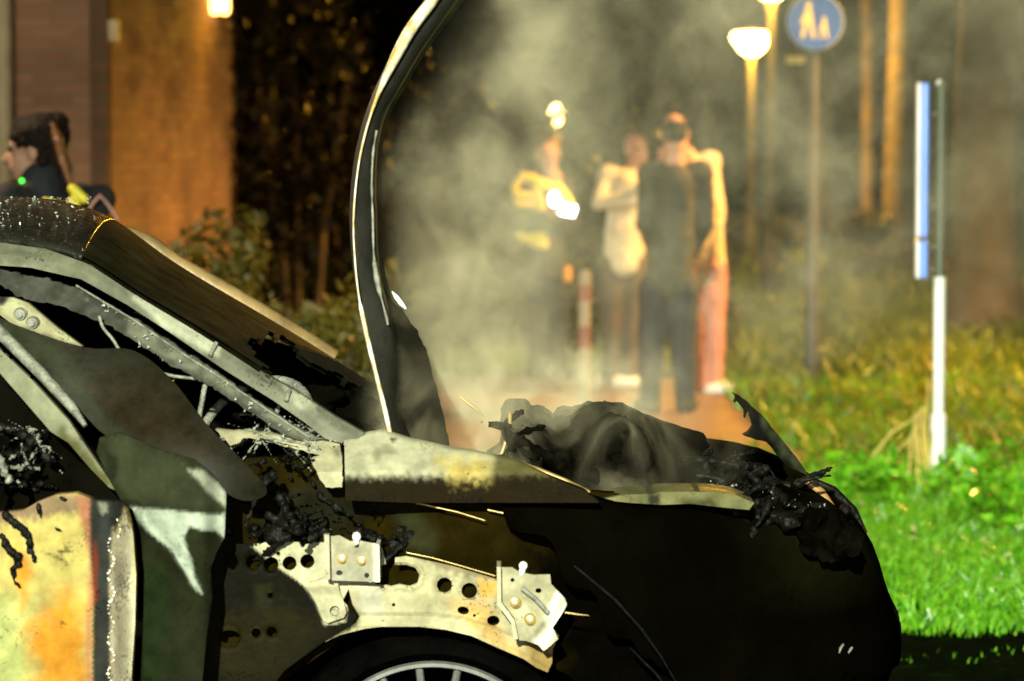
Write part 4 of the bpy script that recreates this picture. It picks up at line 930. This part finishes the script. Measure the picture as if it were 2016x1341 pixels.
# ------------------------------------------------------------------ PEOPLE
M['skin'] = plain('skin', (.50, .27, .18), .55, 0, .12, 20); M['hair'] = plain('hair', (.016, .009, .005), .6, 0, .5, 60, .6, 200, spec=.15)
M['shoe'] = plain('white_shoe', (.7, .7, .62), .5)
M['eye'] = plain('eye', (.02, .015, .01), .2)
def person(base, scale_px, joints, label, dress, head_dir, hair=None, extra=None, headr=1.0, fingers=True):
    """joints: name -> (px, py, depth offset). One continuous body plus clothes."""
    Y0 = base.y; J = {k: at(v[0], v[1], Y0+(v[2] if len(v) > 2 else 0)) for k, v in joints.items()}
    root = empty('person', (base.x, base.y, 0), label, 'person')
    hd = Vector(head_dir).normalized(); up = Vector((0, 0, 1)); side = hd.cross(up).normalized()
    R_ = Matrix((side, hd, up)).transposed()
    h = J['head']
    def hp(x, y, z): return h+(R_@Vector((x, y, z)))*headr
    pr = [('e', hp(0, -.012, .035), (.074*headr, .095*headr, .085*headr), R_), ('e', hp(0, .022, -.03), (.060*headr, .066*headr, .085*headr), R_),
          ('e', hp(0, .045, -.082), (.034*headr, .034*headr, .026*headr), R_),
          (hp(0, .078, .012), hp(0, .104, -.024), .011*headr, .016*headr), (hp(-.022, .082, -.055), hp(.022, .082, -.055), .010*headr, .010*headr),
          (hp(-.03, .078, .032), hp(.03, .078, .032), .012*headr, .012*headr),
          ('e', hp(-.078, -.005, -.005), (.012*headr, .02*headr, .032*headr), R_), ('e', hp(.078, -.005, -.005), (.012*headr, .02*headr, .032*headr), R_),
          (hp(0, -.02, -.05), J['neck'], .056, .062)]
    torso = [(J['chest'], J['belly'], .135, .125), (J['belly'], J['pelvis'], .125, .135), (J['sL'], J['sR'], .062, .062), (J['sL'], J['chest'], .07, .12), (J['sR'], J['chest'], .07, .12), (J['neck'], J['chest'], .07, .11)]
    def arm(s, r): return [(J['s'+s], J['e'+s], .056+r, .043+r), (J['e'+s], J['w'+s], .043+r, .030+r)]
    def leg(s, r): return [(J['h'+s], J['k'+s], .088+r, .058+r), (J['k'+s], J['a'+s], .058+r, .040+r)]
    pr += [p if p[0] == 'e' else p for p in torso]
    for s in 'LR':
        pr += arm(s, 0)+leg(s, 0)
        wv = J['w'+s]; ev = J['e'+s]; d = (wv-ev).normalized(); n = d.cross(Vector((0, 1, 0)))
        n = n.normalized() if n.length > .1 else Vector((1, 0, 0)); b_ = d.cross(n).normalized()
        palm = wv+d*.05; pr.append((wv, palm+d*.03, .030, .036))
        for q in range(4):
            o_ = n*(q-1.5)*.021; L_ = (.075, .085, .08, .062)[q]; a0 = palm+d*.04+o_; a1 = a0+d*L_*.5-b_*.010; a2 = a1+d*L_*.35-b_*.030
            pr += [(palm, a0, .016, .0105), (a0, a1, .0105, .0095), (a1, a2, .0095, .008)]
        pr += [(wv+d*.03+n*.02, wv+d*.065+n*.055, .014, .011), (wv+d*.065+n*.055, wv+d*.095+n*.058, .011, .009)]
        fd = Vector(joints.get('foot'+s, (hd.x, hd.y, 0))).normalized(); an = J['a'+s]; pr.append((an, Vector((an.x, an.y, .04))+fd*.12, .040, .030))
    organic('body', pr, M['skin'], root, .0095, smooth=2)
    for e in (-1, 1): MB().lathe(hp(e*.030, .083, .014), [(.0005, -.009), (.008, -.005), (.0095, 0), (.006, .006)], 10, 'Y').build('eye', M['eye'], root)
    g = .014
    top = [(a, b_, r1+g, r2+g) for a, b_, r1, r2 in torso]
    top[-1] = (J['neck']-Vector((0, 0, .02)), J['chest'], .064, .12)
    if dress.get('collar'): top.append((J['neck']+Vector((-.01, 0, .0)), J['neck']-Vector((0, 0, .12)), .084, .115))
    if dress.get('hem'): top.append((J['chest'], J['pelvis'], .135, .138))
    for s in 'LR':
        A = arm(s, g); top += A if dress.get('sleeves', 'long') == 'long' else [A[0]]
    if dress.get('hem'): top.append((J['belly'], J['pelvis']+Vector((0, 0, -.02)), .142, .146))
    organic(dress.get('topname', 'jacket'), top, dress['top'], root, .011, disp=.008, dscale=9, smooth=2)
    tr = [(J['pelvis'], J['pelvis']+Vector((0, 0, .05)), .130, .12)]
    for s in 'LR': tr += leg(s, .022)+[(J['pelvis'], J['h'+s], .12, .10)]
    organic('trousers', tr, dress['legs'], root, .012, disp=.008, dscale=8, smooth=2)
    for s in 'LR':
        an = J['a'+s]; fd = Vector(joints.get('foot'+s, (hd.x, hd.y, 0))).normalized(); z = Vector((an.x, an.y, .045))
        organic('shoe', [(z-fd*.05, z+fd*.16+Vector((0, 0, -.008)), .048, .038), (z, an-Vector((0, 0, .02)), .05, .048)], dress.get('shoes', M['shoe']), root, .009)
    if hair:
        hr = [('e', hp(*hair[0]), tuple(q*headr for q in hair[1]), R_)]
        for a, b_, r1, r2 in hair[2:]: hr.append((hp(*a), hp(*b_), r1, r2))
        organic('hair', hr, M['hair'], root, .008, disp=.006, dscale=60, smooth=1)
    return root, J, hp
navy = plain('navy_uniform', (.020, .024, .030), .8, 0, .4, 6); black = plain('dark_uniform', (.012, .014, .018), .8, 0, .4, 6)
cream = plain('cream_shirt', (.62, .55, .36), .8, 0, .12, 6); greyd = plain('dark_grey_jacket', (.045, .048, .035), .8, 0, .4, 5)
pink = plain('salmon_trousers', (.50, .20, .14), .8, 0, .2, 5); brown = plain('brown_trousers', (.09, .065, .04), .8, 0, .4, 5)
hivis = plain('hi_vis_yellow', (.80, .66, .03), .5, 0, .1, 12)
# officer at left, only head and shoulders above the roof
B5 = Vector((at(75, 300, 11.5).x, 11.5, 0))
J5 = dict(head=(64, 300), neck=(84, 352), chest=(85, 450, 0), belly=(85, 580), pelvis=(88, 700), sL=(15, 402, -.12), sR=(150, 400, .15), eL=(-5, 560, -.15), wL=(-20, 680, -.2),
          eR=(200, 392, -.05), wR=(150, 470, -.2), hL=(75, 740), hR=(105, 740), kL=(75, 920), kR=(110, 920), aL=(75, 1080), aR=(112, 1080))
r5, JJ, hp5 = person(B5, 522, J5, 'officer in dark jacket with long dark ponytail, seen in profile behind the car roof', dict(top=black, legs=black, shoes=black, topname='jacket', collar=True), (-1, -.12, -.06),
      hair=((0, -.030, .060), (.094, .116, .088), ((0, .02, .085), (0, -.09, .10), .058, .05), ((0, -.06, .0), (0, -.07, -.06), .075, .05), ((0, -.08, .04), (0, -.115, -.06), .035, .030), ((0, -.115, -.06), (.0, -.14, -.26), .030, .018), ((.06, -.02, .02), (.065, -.04, -.04), .03, .02), ((-.06, -.02, .02), (-.065, -.04, -.04), .03, .02)))
organic('ponytail', [(at(104, 248, 11.44), at(114, 275, 11.42), .014, .022), (at(114, 275, 11.42), at(124, 318, 11.40), .022, .018), (at(124, 318, 11.40), at(142, 374, 11.38), .018, .006)], plain('orange_lit_hair', (.30, .11, .03), .5, 0, .7, 80), r5, .005, disp=.004, dscale=70, smooth=1)  # orange light on the dark ponytail painted into its colour
for a, b_, r in [((143, 372), (165, 392), .02), ((146, 380), (152, 418), .016), ((90, 396), (142, 412), .016), ((140, 395), (146, 425), .014), ((50, 405), (75, 410), .012)]:
    organic('reflective_stripe', [(at(*a, 11.26), at(*b_, 11.26), r, r)], hivis, r5, .006)
MB().lathe(at(43, 356, 11.28), [(.0005, -.010), (.008, -.006), (.009, 0), (.0005, .004)], 12, 'Y').build('radio_light', plain('green_led', (.1, .6, .1), .3, emit=(.05, 1, .05), es=3), r5)
bar('jacket_piping', [at(x, y, 11.30) for x, y in [(168, 430), (182, 402), (197, 385), (212, 402), (232, 432)]], .007, plain('pink_piping', (.40, .20, .15), .6), parent=r5)
# officer with the notes
B1 = gnd(1080, 748)
J1 = dict(head=(1078, 305), neck=(1088, 352), chest=(1070, 405), belly=(1072, 470), pelvis=(1075, 530), sL=(1038, 372), sR=(1108, 368, .1), eL=(1022, 440, -.05), wL=(1078, 425, -.22), eR=(1128, 440, -.02), wR=(1112, 425, -.24),
          hL=(1058, 545), hR=(1094, 545), kL=(1060, 640), kR=(1098, 640), aL=(1058, 735), aR=(1100, 738), footL=(.8, -.5, 0), footR=(.9, -.3, 0))
r1, JJ, hp1 = person(B1, 286, J1, 'officer in yellow and dark jacket writing on brightly lit notes', dict(top=navy, legs=black, shoes=black), (.35, -.9, -.28),
      hair=((0, -.03, .06), (.08, .09, .07)))
for a, b_, r in [((1012, 370), (1030, 345), .03), ((1030, 345), (1062, 360), .03), ((1055, 362), (1066, 410), .035), ((1014, 372), (1018, 400), .025), ((1020, 402), (1060, 405), .028), ((1018, 462), (1045, 466), .026), ((1045, 466), (1072, 462), .026), ((1050, 478), (1072, 484), .03), ((1040, 350), (1080, 366), .04), ((1022, 385), (1058, 388), .035), ((1098, 366), (1122, 400), .035), ((1030, 470), (1070, 474), .035)]:
    organic('reflective_stripe', [(at(*a, B1.y-.16), at(*b_, B1.y-.16), r, r)], hivis, r1, .012)
organic('reflective_stripe', [(at(1117, 532, B1.y-.15), at(1117, 548, B1.y-.15), .03, .03)], plain('orange_reflector', (.8, .35, .02), .4), r1, .01)
def slab(c, d, rx, rz):
    q = Matrix.Rotation(math.radians(rx), 3, 'X')@Matrix.Rotation(math.radians(rz), 3, 'Y')
    V = [c+q@Vector((x*d[0]/2, y*d[1]/2, z*d[2]/2)) for x in (-1, 1) for y in (-1, 1) for z in (-1, 1)]
    return MB().add(V, [[0, 1, 3, 2], [4, 6, 7, 5], [0, 4, 5, 1], [2, 3, 7, 6], [0, 2, 6, 4], [1, 5, 7, 3]])
pad = empty('notepad', at(1114, 414, B1.y-.34), 'small notepad with emission-lit white page in the hand of the officer in yellow', 'notepad')
slab(at(1114, 414, B1.y-.34), (.135, .008, .085), -30, 14).build('case', M['char'], pad)
slab(at(1114, 414, B1.y-.34)+Vector((0, -.007, .004)), (.128, .006, .078), -30, 14).build('page', plain('glowing_page', (.9, .9, .9), .4, 0, .02, emit=(.85, 1, .95), es=9), pad)  # paper lit by the torch; its brightness is put in as emission
th = at(1091, 392, B1.y-.30); fl_ = empty('torch', th, 'lit torch on the chest of the officer in yellow, above the glowing tablet', 'torch')
MB().lathe(th, [(.0005, .06), (.022, .06), (.022, -.01), (.036, -.03), (.036, -.045)], 18, 'Y').build('barrel', M['char'], fl_)
organic('lens', [('e', th+Vector((0, -.045, 0)), (.034, .012, .050), None)], plain('lit_lens', (.9, .9, .9), .4, 0, .02, emit=(.9, 1, .97), es=12), fl_, .005)
light('torch_light', 'POINT', th+Vector((.06, -.10, 0)), 5, (.9, 1, .95), .02)
# bald man in cream shirt
B2_ = gnd(1222, 762)
J2 = dict(head=(1254, 296), neck=(1248, 340), chest=(1238, 372), belly=(1235, 440), pelvis=(1228, 505), sL=(1200, 346), sR=(1290, 346, .08), eL=(1182, 398, -.08), wL=(1265, 398, -.22), eR=(1268, 372, -.18), wR=(1300, 325, -.26),
          hL=(1210, 520), hR=(1246, 520), kL=(1206, 635), kR=(1242, 640), aL=(1200, 745), aR=(1238, 748), footL=(.9, -.3, 0), footR=(1, -.2, 0))
person(B2_, 296, J2, 'bald man in cream shirt with arms folded and one hand raised to his chin', dict(top=cream, legs=brown, topname='shirt', hem=True), (.5, -.85, -.05))
# man in light sleeves mostly hidden
B4 = gnd(1400, 775)
J4 = dict(head=(1330, 276, .1), neck=(1350, 308), chest=(1372, 350), belly=(1380, 430), pelvis=(1385, 520), sL=(1342, 328), sR=(1395, 322), eL=(1335, 420, -.1), wL=(1350, 500, -.2), eR=(1412, 410, -.03), wR=(1408, 500, -.12),
          hL=(1372, 535), hR=(1400, 535), kL=(1375, 640), kR=(1404, 640), aL=(1380, 755), aR=(1405, 760), footL=(1, -.4, 0), footR=(1, -.4, 0))
person(B4, 300, J4, 'person in cream top and salmon trousers, mostly hidden behind the man with his back turned', dict(top=cream, legs=pink, topname='top', hem=True), (-.6, -.8, 0))
# man with his back to the camera
B3 = gnd(1312, 815)
J3 = dict(head=(1326, 264), neck=(1328, 312), chest=(1328, 365), belly=(1325, 460), pelvis=(1318, 545), sL=(1280, 343), sR=(1380, 340), eL=(1270, 440, .02), wL=(1290, 500, .22), eR=(1390, 438, .02), wR=(1362, 500, .22),
          hL=(1294, 565), hR=(1342, 565), kL=(1282, 680), kR=(1345, 680), aL=(1278, 795), aR=(1350, 797), footL=(-.4, .9, 0), footR=(.3, .95, 0))
r3, JJ, hp3 = person(B3, 331, J3, 'man in dark jacket and navy trousers standing with his back to the camera', dict(top=greyd, legs=plain('navy_trousers', (.014, .018, .028), .8, 0, .3, 6), shoes=black, hem=True), (-.1, 1, 0), hair=((0, -.028, .022), (.078, .088, .086)))
# ------------------------------------------------------------------ SMOKE
me = bpy.data.meshes.new('smoke')
x0, x1, y0, y1, z0, z1 = -.42, 3.1, 6.18, 8.9, .72, 2.75
V = [(x, y, z) for x in (x0, x1) for y in (y0, y1) for z in (z0, z1)]
me.from_pydata(V, [], [[0, 1, 3, 2], [4, 6, 7, 5], [0, 4, 5, 1], [2, 3, 7, 6], [0, 2, 6, 4], [1, 5, 7, 3]]); me.update()
m = bpy.data.materials.new('smoke'); m.use_nodes = True; t = m.node_tree; L = t.links.new
t.nodes.remove(t.nodes['Principled BSDF'])
vp = N(t, 'ShaderNodeVolumePrincipled'); vp.inputs['Color'].default_value = (.76, .68, .43, 1); vp.inputs['Anisotropy'].default_value = -.25
L(vp.outputs[0], t.nodes['Material Output'].inputs['Volume'])
geo = N(t, 'ShaderNodeTexCoord'); sx = N(t, 'ShaderNodeSeparateXYZ'); L(geo.outputs['Object'], sx.inputs[0])
def mth(op, a, b_=None, c=None, clamp=False):
    n = t.nodes.new('ShaderNodeMath'); n.operation = op; n.use_clamp = clamp
    for i, v in enumerate([a, b_, c]):
        if v is None: continue
        if isinstance(v, (int, float)): n.inputs[i].default_value = v
        else: L(v, n.inputs[i])
    return n.outputs[0]
def sstep(v, a, b_):
    n = t.nodes.new('ShaderNodeMapRange'); n.interpolation_type = 'SMOOTHSTEP'; L(v, n.inputs[0]); n.inputs[1].default_value = a; n.inputs[2].default_value = b_; return n.outputs[0]
X, Y_, Z = sx.outputs[0], sx.outputs[1], sx.outputs[2]
no = N(t, 'ShaderNodeTexNoise', Scale=1.7, Detail=6.0, Roughness=.58, Distortion=1.1); mp = N(t, 'ShaderNodeMapping'); L(geo.outputs['Object'], mp.inputs[0]); mp.inputs['Scale'].default_value = (1, .45, .9); mp.inputs['Rotation'].default_value = (0, .5, 0); mp.inputs['Location'].default_value = (3.1, 0, 1.7); L(mp.outputs[0], no.inputs['Vector'])
nz = no.outputs[0]
n2 = N(t, 'ShaderNodeTexNoise', Scale=5.5, Detail=5.0, Roughness=.6, Distortion=1.6); L(mp.outputs[0], n2.inputs['Vector']); nw = n2.outputs[0]
xh = mth('SUBTRACT', X, mth('ADD', -.27, mth('MULTIPLY', mth('POWER', mth('MAXIMUM', mth('SUBTRACT', Z, 1.45), 0), 1.6), .62)))   # distance right of the bonnet
left = sstep(xh, -.07, .05)
wisp = mth('ADD', .18, mth('MULTIPLY', sstep(nw, .38, .64), 1.3))
veil = mth('MULTIPLY', mth('ADD', mth('MULTIPLY', sstep(nz, .43, .66), .52), .03), mth('MULTIPLY', sstep(X, 2.3, .5), sstep(Z, .95, 1.40)))
# dense plume next to the bonnet, drifting up and right
dx = mth('SUBTRACT', X, mth('ADD', -.15, mth('MULTIPLY', mth('SUBTRACT', Z, 1.2), .25)))
col_ = sstep(mth('ABSOLUTE', dx), .30, .0)
plume = mth('MULTIPLY', mth('MULTIPLY', col_, mth('ADD', .25, mth('MULTIPLY', sstep(nz, .38, .62), 1.0))), mth('MULTIPLY', sstep(Z, .88, 1.15), mth('ADD', .6, mth('MULTIPLY', sstep(Z, 1.75, 1.3), 1.0))))
low = mth('MULTIPLY', mth('MULTIPLY', sstep(Z, 1.12, .98), sstep(Z, .76, .90)), mth('MULTIPLY', sstep(X, .55, .1), mth('MULTIPLY', sstep(nw, .44, .62), 2.0)))
ybound = mth('MULTIPLY', sstep(Y_, 6.19, 6.45), sstep(Y_, 8.88, 8.4))
tot = mth('MULTIPLY', mth('MULTIPLY', mth('MULTIPLY', mth('ADD', mth('ADD', veil, plume), low), wisp), left), ybound)
L(mth('MULTIPLY', tot, .42), vp.inputs['Density'])
o = link('smoke', me, m); tag(o, 'pale grey smoke rising from the engine bay and drifting to the right', 'smoke', kind='stuff')
